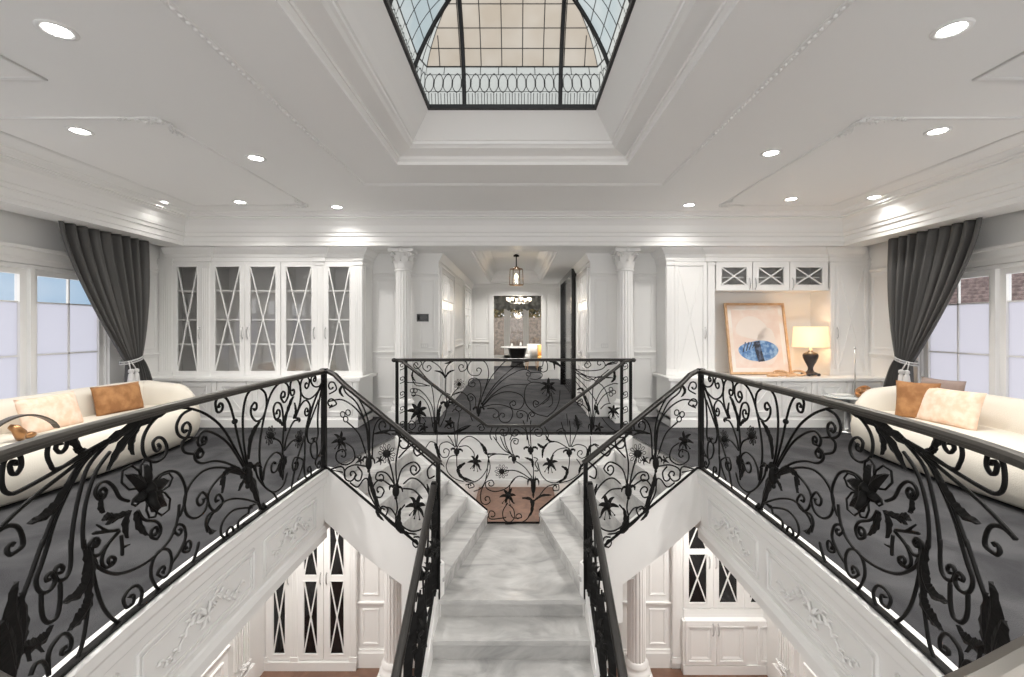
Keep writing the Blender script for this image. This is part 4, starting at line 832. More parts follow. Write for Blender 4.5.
# ------------------------------------------------------------------ built-in cabinets
YC, YB = 6.85, 6.52
UP = PL((0, YC, 0), (1, 0, 0), (0, 0, 1), (0, -1, 0)); BPn = PL((0, YB, 0), (1, 0, 0), (0, 0, 1), (0, -1, 0))
def xdoor(pl, root, a0, a1, b0, b1, fr, style, hside, glass=GLASS, name='door', hz=None, hsplit=None):
    """framed door: style 'glass' has an open X over glass, 'panel' an applied X on a solid panel, 'plain' a raised panel"""
    mb = MB(); t = .022
    for q in ((a0, a0 + fr, b0, b1), (a1 - fr, a1, b0, b1), (a0 + fr, a1 - fr, b1 - fr, b1), (a0 + fr, a1 - fr, b0, b0 + fr)): pbox(mb, pl, *q, 0, t)
    rows = [(b0 + fr, b1 - fr)] if not hsplit else [(b0 + fr, hsplit - fr * .5), (hsplit + fr * .5, b1 - fr)]
    if hsplit: pbox(mb, pl, a0 + fr, a1 - fr, hsplit - fr * .5, hsplit + fr * .5, 0, t)
    for r0, r1 in rows:
        mould(mb, pl, a0 + fr - .012, a1 - fr + .012, r0 - .012, r1 + .012, .014, .006, t)
        if style != 'glass': pbox(mb, pl, a0 + fr, a1 - fr, r0, r1, 0, .008)
        if style == 'plain': mould(mb, pl, a0 + fr + .02, a1 - fr - .02, r0 + .02, r1 - .02, .03, .008, .008)
        if style in ('glass', 'panel'):
            w = .017; h0, h1 = (.006, .02) if style == 'glass' else (.008, .018)
            bar(mb, pl, (a0 + fr, r0), (a1 - fr, r1), w, h0, h1); bar(mb, pl, (a0 + fr, r1), (a1 - fr, r0), w, h0, h1 - .002)
    d = mb.build(name, WHITE, root)
    if style == 'glass':
        for r0, r1 in rows:
            mb = MB(); pbox(mb, pl, a0 + fr, a1 - fr, r0, r1, .001, .005); g = mb.build('glass', glass, d)
    if hside is not None:
        x = a0 + fr * .45 if hside < 0 else a1 - fr * .45; z = hz if hz is not None else (b0 + b1) / 2 - .12
        mb = MB(); mb.tube([pl.p(x, z + .07, t), pl.p(x, z + .06, t + .025), pl.p(x, z, t + .03), pl.p(x, z - .06, t + .025), pl.p(x, z - .07, t)], .006, 6)
        mb._ball(pl.p(x, z + .08, t), .01, .006, .016, 6, 5); mb._ball(pl.p(x, z - .08, t), .01, .006, .016, 6, 5)
        mb.build('handle', SILVER, d)
    return d
def cornice(mb, x0, x1, yf, yb, z0, z1, ends=(1, 1)):
    """stepped cornice wrapping the front and the two ends"""
    pr = [(0, z0), (.016, z0 + .005), (.016, z0 + (z1 - z0) * .3), (.03, z0 + (z1 - z0) * .36), (.035, z0 + (z1 - z0) * .55), (.06, z0 + (z1 - z0) * .65), (.09, z0 + (z1 - z0) * .85), (.1, z1), ]
    rs = [[(x0 - d * ends[0], yb, z), (x0 - d * ends[0], yf - d, z), (x1 + d * ends[1], yf - d, z), (x1 + d * ends[1], yb, z)] for d, z in pr]
    mb.rings(rs, closed=False); mb.add(rs[-1], [(0, 1, 2, 3)]); mb.add(rs[0], [(0, 1, 2, 3)])
def pilaster(mb, pl, a0, a1, b0, b1, h=.03):
    pbox(mb, pl, a0, a1, b0, b1, 0, h); n = max(2, int((a1 - a0) / .03)); w = (a1 - a0) / n
    for j in range(n): 
        if a1 - a0 > .05: pbox(mb, pl, a0 + w * (j + .25), a0 + w * (j + .7), b0 + .12, b1 - .14, h, h + .006)
    pbox(mb, pl, a0 - .01, a1 + .01, b0, b0 + .09, 0, h + .012); pbox(mb, pl, a0 - .01, a1 + .01, b1 - .09, b1 - .06, 0, h + .014)
    pbox(mb, pl, a0 - .015, a1 + .015, b1 - .02, b1, 0, h + .02)
# ---- left: glazed display cabinet
x0, x1 = -WX + .005, X(363, YC); zt, zb_ = Z(262, YC), Z(378.5, YC)
t = thing('display_cabinet', 'white built-in display cabinet with five tall glazed doors on its worktop', 'cabinet', ((x0 + x1) / 2, YC, zb_))
DX = [(173.5, 203), (211, 245.5), (246, 281.2), (281.8, 317), (324, 355)]
mb = MB()
mb.box(x0, x1, WY - .02, WY - .002, zb_, SOF - .005); mb.box(x0, x0 + .03, YC + .002, WY - .02, zb_, 2.6); mb.box(x1 - .03, x1, YC + .002, WY - .02, zb_, 2.6)
mb.box(x0, x1, YC + .002, WY - .02, zt, SOF - .02); mb.box(x0, x1, YC + .002, WY - .02, zb_, zb_ + .03)
for a, b in ((203, 211), (317, 324)): mb.box(X(a, YC), X(b, YC), YC + .002, WY - .02, zb_, zt)
mb.box(X(281.2, YC) , X(281.8, YC), YC + .01, WY - .02, zb_, zt)
mb.build('carcass', GREY, t)
mb = MB(); 
for a, b in ((160, 173.5), (203, 211), (317, 324), (355, 363)): 
    pilaster(mb, UP, max(X(a, YC), x0), X(b, YC), zb_, zt + .04)
pbox(mb, UP, x0, x1, zt - .005, SOF - .01, -.02, .01)
pbox(mb, UP, x0, x1, zb_, Z(376, YC), 0, .02)
mb.box(x1 - .001, x1 + .008, YC, WY - .003, zb_, SOF - .02); S_ = PL((x1 + .008, YC, 0), (0, 1, 0), (0, 0, 1), (1, 0, 0)); mould(mb, S_, .06, .38, zb_ + .1, zt - .05, .025, .01)
mb.build('pilasters', WHITE, t)
mb = MB(); cornice(mb, x0 + .1, x1, YC - .01, WY, Z(262, YC), SOF - .002, (0, 1))
for a, b in ((203, 211), (317, 324)): cornice(mb, X(a, YC) - .02, X(b, YC) + .02, YC - .04, YC + .05, Z(262, YC), SOF - .004)
mb.build('cornice', WHITE, t)
for a, b in ((X(173, YC), X(203, YC)), (X(211, YC), X(281, YC)), (X(282, YC), X(317, YC)), (X(324, YC), X(355, YC))):
    for py in (290.5, 319.5, 344.5):
        MB().box(a, b, YC + .04, WY - .03, Z(py, YC) - .012, Z(py, YC) + .012).build('shelf', WHITE, t)
hs = (1, 1, -1, 1, -1)
for (a, b), h in zip(DX, hs): xdoor(UP, t, X(a, YC), X(b, YC), Z(375.8, YC), zt, .075, 'glass', h, hz=Z(333, YC))
# left base
def base_unit(xa, xb, label, ndoor, group=None, mirx=False):
    t = thing('base_cabinet', label, 'cabinet', ((xa + xb) / 2, YB, 0))
    mb = MB(); mb.box(xa, xb, YB, YC + .3, .1, .67); mb.box(xa, xb, YB - .02, YC + .3, 0, .14)
    run(mb, BPn, xa, xb, [(0, 0), (0, .03), (.11, .03), (.13, .02), (.15, .015), (.15, 0)])
    w = (xb - xa - .08) / ndoor
    for k in range(ndoor + 1):
        c = xa + .04 + w * k; pbox(mb, BPn, max(xa, c - .035), min(xb, c + .035), .14, .67, 0, .025)
        pbox(mb, BPn, max(xa, c - .02), min(xb, c + .02), .3, .62, .025, .035)
    mb.build('carcass', WHITE, t)
    for k in range(ndoor):
        c = xa + .04 + w * k; xdoor(BPn, t, c + .045, c + w - .045, .16, .655, .07, 'panel', None)
    return t
xb = -2.25
base_unit(-WX + .005, xb, 'white low built-in cabinet with crossed panels below the five glazed doors', 6)
tag(MB().box(-WX + .002, xb + .03, YB - .05, WY - .005, .67, .712).build('worktop', WHITE, org=((-WX + xb) / 2, YB, .67), bevel=.008) if False else MB().box(-WX + .002, xb + .03, YB - .05, WY - .005, .67, .712).build('worktop', WHITE, org=(-3.8, YB, .67)), 'white worktop running under the glazed display cabinet', 'worktop')
# ---- right: cabinet with an open niche
x0, x1 = X(666, YC), WX - .005
t = thing('niche_cabinet', 'white built-in cabinet with an open niche under three small glazed doors', 'cabinet', ((x0 + x1) / 2, YC, .712))
n0, n1 = X(714, YC), X(829, YC); zb_ = .714; zn = Z(290.5, YC)
mb = MB(); mb.box(x0, x1, WY - .02, WY - .002, zb_, SOF - .005); mb.box(x0, n0, YC + .002, WY - .02, zb_, SOF - .02); mb.box(n1, x1, YC + .002, WY - .02, zb_, SOF - .02)
mb.box(n0, n1, YC + .002, WY - .02, zn, zn + .03); mb.box(n0, n1, YC + .002, WY - .02, zt, SOF - .02)
mb.build('carcass', WHITE, t)
MB().box(n0, n1, WY - .024, WY - .0205, zn + .03, zt).build('lining', GREY, t)
mb = MB()
for a, b in ((666, 674), (707, 714), (829, 834), (868, 880)): pilaster(mb, UP, X(a, YC), min(x1, X(b, YC)), zb_, zt + .04)
pbox(mb, UP, x0, x1, zt - .005, SOF - .01, -.02, .01); pbox(mb, UP, x0, n0, zb_, Z(376, YC), 0, .02); pbox(mb, UP, n1, x1, zb_, Z(376, YC), 0, .02)
mb.box(x0 - .008, x0 + .001, YC, WY - .003, zb_, SOF - .02)
mb.build('pilasters', WHITE, t)
mb = MB(); cornice(mb, x0, x1 - .1, YC - .01, WY, Z(262, YC), SOF - .002, (1, 0))
for a, b in ((707, 714), (829, 834)): cornice(mb, X(a, YC) - .02, X(b, YC) + .02, YC - .04, YC + .05, Z(262, YC), SOF - .004)
mb.build('cornice', WHITE, t)
xdoor(UP, t, X(674.5, YC), X(706.5, YC), Z(375.8, YC), zt, .06, 'panel', 1, hz=Z(333, YC)); xdoor(UP, t, X(834.5, YC), X(867.5, YC), Z(375.8, YC), zt, .06, 'panel', -1, hz=Z(333, YC))
for (a, b), h in zip(((715.5, 751.5), (752.3, 788.5), (789.3, 827)), (1, -1, -1)):
    d = xdoor(UP, t, X(a, YC), X(b, YC), zn, zt, .085, 'glass', h, hz=zn + .1)
    mb = MB(); pbox(mb, UP, X(a, YC) + .085, X(b, YC) - .085, Z(277, YC) - .008, Z(277, YC) + .008, -.1, -.05); mb.build('shelf', WHITE, t)
xa = 2.26
base_unit(xa, WX - .005, 'white low built-in cabinet with crossed panels below the painting and lamp', 6)
tag(MB().box(xa - .03, WX - .002, YB - .05, WY - .005, .67, .712).build('worktop', WHITE, org=(3.8, YB, .67)), 'white worktop carrying the painting and the lit table lamp', 'worktop')

# ---- lower-floor cabinets
LD = PL((0, 6.56, 0), (1, 0, 0), (0, 0, 1), (0, -1, 0))
YL = 6.56
t = thing('tall_cupboard', 'tall white lower-floor cupboard with crossed doors of dark glass', 'cupboard', (-2.9, YL, LZ))
lx0, lx1 = -3.618, X(357, YL)
mb = MB(); mb.box(lx0, lx1, YL, 6.6, LZ + .001, -.9); pbox(mb, LD, lx0, lx1, LZ + .001, Z(660, YL) , 0, .05); 
for a, b in ((351, 357), (292, 298.5), (266.5, 268)): pilaster(mb, LD, X(a, YL), X(b, YL), LZ + .1, -.95, .03)
pbox(mb, LD, lx0, lx1, -1.05, -.9, 0, .07)
mb.build('carcass', WHITE, t)
for a, b, h in ((268, 292, 1), (298.5, 324, 1), (324.5, 350.5, -1)): xdoor(LD, t, X(a, YL), X(b, YL), Z(659, YL), -1.06, .09, 'glass', h, DARKGLASS, hz=Z(578, YL), hsplit=Z(577.5, YL))
t = thing('tall_cupboard', 'white lower-floor cupboard with small crossed dark-glass doors above a ledge', 'cupboard', (2.9, YL, LZ))
rx0, rx1 = X(672, YL), 3.618
mb = MB(); mb.box(rx0, rx1, YL, 6.6, LZ + .001, -.9)
for a, b in ((672, 681.5),): pilaster(mb, LD, X(a, YL), X(b, YL), LZ + .1, -.95, .03)
pbox(mb, LD, rx0, rx1, -1.05, -.9, 0, .07); pbox(mb, LD, X(683, YL), rx1, Z(621, YL), Z(616, YL), 0, .12); pbox(mb, LD, X(683, YL), rx1, Z(616, YL), Z(608, YL), 0, .03)
mb.build('carcass', WHITE, t)
for a, b, h in ((683, 711, 1), (713, 741.5, -1), (744, 772, 1)): xdoor(LD, t, X(a, YL), X(b, YL), Z(607, YL), -1.06, .075, 'glass', h, DARKGLASS, hz=Z(562, YL), hsplit=Z(551, YL))
YK = 6.46; LK = PL((0, YK, 0), (1, 0, 0), (0, 0, 1), (0, -1, 0))
t = thing('low_cupboard', 'low white lower-floor cupboard with plain panelled doors under the ledge', 'cupboard', (3.1, YK, LZ))
mb = MB(); mb.box(X(683, YK), 3.615, YK, YL - .001, LZ + .001, Z(621.5, YK)); pbox(mb, LK, X(683, YK), X(808, YK), LZ + .001, LZ + .13, 0, .02)
mb.build('carcass', WHITE, t)
for a, b, h in ((685, 714, 1), (716, 746, -1), (757, 780, 1), (783, 806, -1)): xdoor(LK, t, X(a, YK), X(b, YK), LZ + .15, Z(623, YK), .05, 'plain', h if b < 750 else None, hz=Z(629, YK))

# ------------------------------------------------------------------ wall fittings
t = thing('thermostat', 'dark grey control panel on the wall right of the left column', 'control panel', (-1.49, WY - .01, 1.6))
mb = MB(); pbox(mb, BP, X(417, WY), X(428.7, WY), Z(321.5, WY), Z(314, WY), 0, .018); mb.build('housing', mat('dark_plastic', (.045, .045, .047), .35), t)
mb = MB(); pbox(mb, BP, X(418.2, WY), X(427.3, WY), Z(320, WY), Z(315.3, WY), .018, .02); mb.build('screen', DARKGLASS, t)
for a, lab in ((421, 'white light switch plate on the wall below the dark control panel'), (601, 'white light switch plate on the wall left of the right column')):
    t = thing('light_switch', lab, 'switch', (X(a + 3.5, WY), WY, 1.15))
    mb = MB(); pbox(mb, BP, X(a, WY), X(a + 7.5, WY), Z(348, WY), Z(343.5, WY), 0, .01); mb.build('plate', mat('switch_plate', (.72, .72, .71), .3), t)
    for k in range(3):
        mb = MB(); pbox(mb, BP, X(a + 1 + k * 2, WY), X(a + 2.3 + k * 2, WY), Z(347, WY), Z(344.5, WY), .01, .014); mb.build('rocker', WHITE, t)

# ------------------------------------------------------------------ painting, lamp and wooden chain on the right worktop
ZT = .712
t = thing('painting', 'large framed abstract print of a blue stone on pink, leaning in the niche', 'painting', (3.7, 6.95, ZT))
yb_, yt_ = 6.90, 7.12; zt_ = Z(304, yt_); hgt = math.hypot(yt_ - yb_, zt_ - ZT - .005)
PP = PL((X(730, yb_), yb_, ZT + .012), (1, 0, 0), V((0, yt_ - yb_, zt_ - ZT)).normalized(), V((0, -(zt_ - ZT), (yt_ - yb_))).normalized())
PW = X(791, yb_) - X(730, yb_)
mb = MB()
for q in ((0, .032, 0, hgt), (PW - .032, PW, 0, hgt), (.032, PW - .032, 0, .032), (.032, PW - .032, hgt - .032, hgt)): pbox(mb, PP, *q, -.002, .035)
mb.build('frame', OAK, t)
mb = MB(); pbox(mb, PP, .02, PW - .02, .02, hgt - .02, 0, .01); mb.build('paper', PAPER, t)
def blob(mb, cx, cz, rx, rz, h, seed, n=26, am=.12):
    rr = random.Random(seed); ph = [rr.uniform(0, 6.3) for _ in range(4)]
    pts = [PP.p(cx + rx * math.cos(q) * (1 + am * math.sin(2 * q + ph[0]) + am * .6 * math.sin(3 * q + ph[1])), cz + rz * math.sin(q) * (1 + am * math.sin(2 * q + ph[2]) + am * .5 * math.sin(3 * q + ph[3])), h) for q in [2 * PI * k / n for k in range(n)]]
    mb.extr(pts, PP.n * .001)
mb = MB(); pbox(mb, PP, .1, PW - .1, .1, hgt - .11, .010, .011); pr = mb.build('print', PINK, t)
mb = MB(); blob(mb, .40, .72, .22, .20, .0112, 3); blob(mb, .62, .45, .16, .26, .0112, 5); mb.build('pale_wash', mat('art_wash', (.80, .71, .64), .8), pr)
mb = MB(); blob(mb, .47, .36, .29, .17, .0124, 8, am=.07); mb.build('blue_stone', BLUE, pr)
mb = MB(); mb.extr([PP.p(a, b, .0136) for a, b in ((.40, .50), (.50, .52), (.52, .36), (.55, .20), (.45, .19), (.42, .34))], PP.n * .001)
for k in range(4): mb.extr([PP.p(.22 + k * .05, .34 + k * .02, .0136), PP.p(.235 + k * .05, .34 + k * .02, .0136), PP.p(.29 + k * .05, .50, .0136), PP.p(.27 + k * .05, .50, .0136)], PP.n * .001)
mb.build('ink_marks', INK, pr)
LX, LY = X(810.5, 6.82), 6.82
t = thing('table_lamp', 'lit table lamp with cream drum shade and dark urn base', 'lamp', (LX, LY, ZT))
mb = MB(); mb.lathe([(.10, 0), (.10, .015), (.085, .03), (.05, .045), (.035, .075), (.034, .10), (.045, .13), (.075, .19), (.10, .25), (.105, .29), (.095, .315), (.07, .33), (.035, .345), (.03, .36)], (LX, LY, ZT + .02), 24)
for s1 in (-1, 1):
    for s2 in (-1, 1): mb._ball((LX + s1 * .075, LY + s2 * .075, ZT + .022), .028, .028, .022, 8, 6)
mb.build('base', mat('dark_pewter', (.045, .043, .045), .3, .4), t)
mb = MB(); mb.lathe([(.03, 0), (.02, .01), (.022, .03), (.01, .05), (.01, .12)], (LX, LY, ZT + .38), 12); mb.build('neck', SILVER, t)
mb = MB(); zs = ZT + .435
mb.rings([[(LX + r * math.cos(2 * PI * k / 32), LY + r * math.sin(2 * PI * k / 32), z) for k in range(32)] for r, z in ((.245, zs), (.225, zs + .31), (.221, zs + .31), (.241, zs))], smooth=True)
mb.build('lamp_shade', SHADE, t)
t_ = thing('wooden_chain', 'pale wooden link chain lying on the worktop between painting and lamp', 'ornament', (X(785, 6.7), 6.7, ZT))
for k in range(4):
    cx, cy = X(772 + k * 9, 6.68), 6.66 + .03 * (k % 2)
    tl = (.15, -.5, .35, -.3)[k]
    pts = [(cx + .085 * math.cos(q) * math.cos(tl) - .0 * math.sin(q), cy + .085 * math.cos(q) * math.sin(tl) + .04 * math.sin(q) * (1 - .4 * (k % 2)), ZT + .024 + (.05 * (1 + math.sin(q)) * .6 if k % 2 else 0)) for q in [2 * PI * j / 16 for j in range(17)]]
    MB().tube(pts, .017, 8).build('link', OAK, t_)

# ------------------------------------------------------------------ sofas
def sofa(mir):
    lab = 'cream curved sofa %s' % ('by the right windows, next to the glass side table' if mir else 'under the left windows, with two cushions and a strap loop')
    t = thing('sofa', lab, 'sofa', ((4.45 if mir else -4.45), 4.7, 0), 'cream sofas')
    # outline: outer edge of the crescent (local: y along wall, x out from wall)
    def outline(off, ins=0, n=72):
        y0, y1, xa, xb = (2.7 if mir else 3.05) + off, (5.56 if mir else 5.98) - off, -5.02 + off, -4.0 - off
        out = []
        cx, cy, rx, ry = (xa + xb) / 2, (y0 + y1) / 2, (xb - xa) / 2, (y1 - y0) / 2
        for k in range(n):
            q = 2 * PI * k / n; c, s_ = math.cos(q), math.sin(q)
            e = .52
            x = cx + rx * math.copysign(abs(c) ** e, c); y = cy + ry * math.copysign(abs(s_) ** (e * .62), s_)
            x += .10 * (1 - ((y - cy) / ry) ** 2) if c > 0 else 0
            out.append((x, y))
        return out
    mb = MB(); rs = []
    for off, z in ((.10, .02), (.04, .06), (.0, .15), (-.01, .28), (.02, .40), (.06, .445), (.14, .46)):
        rs.append([(x, y, z) for x, y in outline(off)])
    mb.rings(rs, smooth=True); mb.add(rs[-1], [list(range(len(rs[-1])))]); mb.add(rs[0], [list(range(len(rs[0])))])
    mb.build('seat', CREAM, t, mir=mir)
    # back: a rounded roll sweeping round the wall side and both ends
    O = outline(.0, n=96); n = len(O)
    idx = [i for i in range(n)]
    path = []
    for i in range(n):
        q = 2 * PI * i / n
        if math.radians(58) <= q <= math.radians(302): path.append((O[i], q))
    rs = []
    m_ = len(path)
    for i, ((x, y), q) in enumerate(path):
        a, b = path[max(0, i - 1)][0], path[min(m_ - 1, i + 1)][0]
        tx, ty = b[0] - a[0], b[1] - a[1]; l = math.hypot(tx, ty); nx, ny = -ty / l, tx / l     # inward
        e = min(i, m_ - 1 - i) / (m_ / 2); k = min(1, e * 2.6) ; H = .56 + .20 * math.sin(k * PI / 2); T_ = .14 + .14 * min(1, e * 3)
        sec = [(.03, .05), (-.01, .2), (-.01, H * .6), (.01, H - .07), (.05, H - .015), (T_ * .5, H), (T_ - .05, H - .02), (T_ - .01, H - .08), (T_ + .01, H * .7), (T_ + .03, .40)]
        rs.append([(x + nx * w, y + ny * w, z) for w, z in sec])
    mb = MB(); mb.rings(rs, smooth=True)
    for r_ in (rs[0], rs[-1]):
        c = V((0, 0, 0))
        for p in r_: c += V(p)
        c /= len(r_); d = V((.05, 0, 0))
        mid = [tuple(V(p).lerp(c, .35) + d * .8) for p in r_]; mb.rings([r_, mid], smooth=True); mb.add(mid, [list(range(len(mid)))])
    mb.build('backrest', CREAM, t, mir=mir)
    mb = MB(); rs = [[(x, y, z) for x, y in outline(.14)] for z in (.0, .03)]; mb.rings(rs); mb.add(rs[0], [list(range(len(rs[0])))]); mb.build('plinth', BLACKG, t, mir=mir)
sofa(False); sofa(True)
def cushion(name, label, m, c, w, h, th, yaw, pitch, roll=0, group=None, mir=False):
    mb = MB(); N = 14; vs = []; fs = []
    for side in (1, -1):
        for i in range(N + 1):
            for j in range(N + 1):
                a, b = i / N * 2 - 1, j / N * 2 - 1
                k = (max(0, 1 - a ** 4) * max(0, 1 - b ** 4)) ** .5
                pin = 1 - .07 * (1 - abs(a) ** 2) * 1 if abs(b) == 1 else 1
                xx = a * w / 2 * (1 - .06 * (1 - b * b)) ; zz = b * h / 2 * (1 - .06 * (1 - a * a))
                vs.append(V((xx, side * (th / 2 * k ** .8), zz)))
    M = (N + 1) ** 2
    for s_ in (0, 1):
        for i in range(N):
            for j in range(N): q = s_ * M + i * (N + 1) + j; fs.append((q, q + 1, q + N + 2, q + N + 1))
    from mathutils import Euler
    e = Euler((pitch, roll, yaw)).to_matrix()
    vs = [e @ v + V(c) for v in vs]
    mb.add(vs, fs, True)
    o = mb.build(name, m, org=c); tag(o, label, 'cushion', group); return o
cushion('cushion', 'pale peach lumbar cushion on the left sofa, beside the metallic knot ornament', PEACH, (-4.53, 4.42, .60), .60, .38, .15, PI / 2 + .06, -.30)
cushion('cushion', 'tan brown mottled rectangular cushion on the left sofa, nearer the curtain', TAN, (-4.62, 5.27, .61), .58, .35, .15, PI / 2 - .1, -.24)
cushion('cushion', 'tan orange square cushion on the right sofa, standing behind the peach one', TAN, (4.40, 4.90, .645), .38, .42, .14, -.95, -.12)
cushion('cushion', 'pale peach lumbar cushion leaning in the middle of the right sofa', PEACH, (4.45, 4.60, .625), .64, .40, .15, -PI / 2 + .06, -.26)
cushion('cushion', 'dark taupe cushion on the right sofa, its corner showing above the peach one', TAUPE, (4.73, 4.98, .67), .48, .42, .12, -PI / 2 + .1, -.15)
def knot(name, label, c, r, m, sx=1):
    mb = MB(); pts = []
    for k in range(41):
        q = 2 * PI * k / 40
        x = (math.sin(q) + 2 * math.sin(2 * q)) / 3; y = (math.cos(q) - 2 * math.cos(2 * q)) / 3; z = -math.sin(3 * q) / 3
        pts.append((c[0] + sx * r * y * .6 + r * .3 * z, c[1] + r * x, c[2] + r * .62 + r * .62 * (y * .5 + z * .55)))
    mb.tube(pts, r * .19, 8)
    zm = min(p[2] for p in mb.v); mb.v = [(p[0], p[1], p[2] - zm + c[2]) for p in mb.v]
    o = mb.build(name, m, org=c); tag(o, label, 'ornament'); return o
# leather and brass loop on the left sofa
t = thing('loop_ornament', 'dark strap loop with a brass knot lying on the near end of the left sofa', 'ornament', (-4.3, 3.95, .462))
pts = [(-4.32, 3.62 + .62 * (k / 20), .50 + .17 * math.sin(PI * k / 20) ** .7 + .01) for k in range(21)]
mb = MB(); rs = [[(x, y + 0, z - .012), (x + .06, y, z - .012), (x + .06, y, z + .004), (x, y, z + .004)] for x, y, z in pts]; mb.rings(rs, smooth=False); mb.build('strap', mat('dark_leather', (.07, .06, .05), .3), t)
mb = MB(); mb.tube([(-4.28, 3.92, .475), (-4.26, 3.90, .53), (-4.27, 3.87, .58), (-4.30, 3.85, .60)], [.03, .045, .035, .02], 10); mb._ball((-4.29, 4.0, .49), .035, .06, .03, 10, 8); mb.build('knot', BRONZE, t)

# ---- glass side table with its things
TX, TY = 4.62, 6.22 + .02
t = thing('side_table', 'small round glass-topped side table between right sofa and cabinet', 'table', (TX, TY, 0))
mb = MB(); mb.lathe([(.28, 0), (.285, .006), (.28, .012)], (TX, TY, .478), 32); mb.build('tabletop', mat('pale_glass', (.62, .66, .66), .08), t)
mb = MB(); mb.lathe([(.16, 0), (.16, .02), (.05, .03), (.035, .06), (.035, .44), (.07, .47), (.07, .478)], (TX, TY, 0), 20); mb.build('pedestal', SILVER, t)
o = MB(); o.box(TX - .18, TX + .06, TY - .05, TY + .12, .491, .515); o = o.build('book', mat('white_book', (.75, .75, .74), .4), org=(TX - .06, TY, .491)); tag(o, 'white closed book lying on the glass side table', 'book')
knot('knot_ornament', 'bronze brown knotted ornament on the glass side table', (TX + .14, TY - .13, .491), .15, BRONZE)
t = thing('candlestick', 'tall thin metal candlestick standing on the glass side table', 'candlestick', (TX + .20, TY + .12, .491))
MB().lathe([(.045, 0), (.045, .008), (.012, .015), (.012, .03)], (TX + .20, TY + .12, .491), 14).build('base', SILVER, t)
MB().tube([(TX + .20, TY + .12, .50), (TX + .20, TY + .12, 1.14)], [.009, .006], 8).build('stem', SILVER, t)
MB().lathe([(.006, 0), (.014, .01), (.014, .04)], (TX + .20, TY + .12, 1.135), 10).build('cup', SILVER, t)

# ------------------------------------------------------------------ curtains
def curtain(mir):
    t = thing('curtain', 'charcoal grey floor-length curtain tied back at the %s' % ('right windows with the tiled roof outside' if mir else 'left windows with the blue sky outside'), 'curtain', ((5.2 if mir else -5.2), 5.9, 0), 'charcoal curtains')
    NS, NT = 110, 44; vs = []; sy = -.16 if mir else 0
    zt0, ztie = SOF - .004, 1.02
    for j in range(NT + 1):
        tt = j / NT
        z = zt0 + (.02 - zt0) * tt
        if z >= ztie:
            k = (zt0 - z) / (zt0 - ztie); a = 5.06 + (5.90 - 5.06) * k ** 1.45; b = 6.34 + (6.17 - 6.34) * k ** 2.6
            am = .07 * (1 - .45 * k)
        else:
            k = min(1, (ztie - z) / (ztie - .02) * 1.4); a = 5.93 + (-.02) * k; b = 6.17 + .30 * k ** .6; am = .033 + .03 * k
        for i in range(NS + 1):
            s_ = i / NS; y = a + (b - a) * s_ + sy
            dz = 0
            fold = math.sin(2 * PI * 9 * s_ + .6 * math.sin(5 * s_)) + .35 * math.sin(2 * PI * 19 * s_ + 1)
            x = -5.13 + am * fold * .75 + .03 * math.sin(PI * tt)
            if z > ztie and tt > .0: dz = -.10 * (1 - s_) * 0
            vs.append((x, y, z))
    mb = MB(); mb.add(vs, [(j * (NS + 1) + i, j * (NS + 1) + i + 1, (j + 1) * (NS + 1) + i + 1, (j + 1) * (NS + 1) + i) for j in range(NT) for i in range(NS)], True)
    d = mb.build('drape', DRAPE, t, mir=mir); so = d.modifiers.new('thick', 'SOLIDIFY'); so.thickness = .006
    mb = MB(); pts = [(-5.13 + .085 * math.cos(q), 6.04 + sy + .15 * math.sin(q), 1.02 + .035 * math.sin(q)) for q in [2 * PI * k / 24 for k in range(25)]]
    mb.tube(pts, .012, 6); mb.tube([(p[0] * 1, p[1], p[2] - .028) for p in pts], .010, 6)
    tb = mb.build('tieback', CORD, t, mir=mir)
    for dy in (-.035, .045):
        mb = MB(); mb.tube([(-5.06, 5.93 + sy + dy * .4, 1.0), (-5.03, 5.94 + sy + dy, .90)], .008, 6); mb.lathe([(.012, .15), (.03, .14), (.034, .11), (.02, .09), (.03, .08), (.042, -.02), (.05, -.14), (.046, -.15)], (-5.02, 5.94 + sy + dy, .75), 14)
        mb.build('tassel', TASSEL, tb, mir=mir)
curtain(False); curtain(True)

# ------------------------------------------------------------------ far room
t = thing('pendant_lantern', 'glass and brass lantern hanging in the corridor', 'pendant lamp', (0, 9.4, 2.97))
lx, ly = X(516.3, 9.4), 9.4
MB().tube([(lx, ly, 2.97), (lx, ly, 2.69)], .012, 6).build('rod', IRON, t)
MB().lathe([(.06, 0), (.06, .03), (.02, .05)], (lx, ly, 2.92), 12).build('canopy', IRON, t)
mb = MB()
for k in range(6):
    a = PI / 3 * k; c1, s1 = math.cos(a), math.sin(a)
    mb.tube([(lx + .13 * c1, ly + .13 * s1, 2.66), (lx + .145 * c1, ly + .145 * s1, 2.33)], .007, 5)
for z, r in ((2.66, .13), (2.33, .145), (2.70, .04)): mb.tube([(lx + r * math.cos(q), ly + r * math.sin(q), z) for q in [PI / 6 * k for k in range(13)]], .008, 5)
for k in range(6): a = PI / 3 * k; mb.tube([(lx + .13 * math.cos(a), ly + .13 * math.sin(a), 2.66), (lx, ly, 2.70)], .005, 5)
mb.build('frame', mat('aged_brass', (.25, .15, .07), .35, .8), t)
mb = MB(); mb.rings([[(lx + r * math.cos(q), ly + r * math.sin(q), z) for q in [PI / 3 * k for k in range(6)]] for r, z in ((.128, 2.65), (.142, 2.34))]); mb.build('glass', GLASS, t)
mb = MB(); mb._ball((lx, ly, 2.50), .035, .035, .06, 10, 8); mb.build('bulb', BULB, t)
t = thing('chandelier', 'small many-armed lit chandelier in the room beyond the corridor', 'chandelier', (.08, 14.2, 3.0))
cx_, cy_ = X(519, 14.2), 14.2
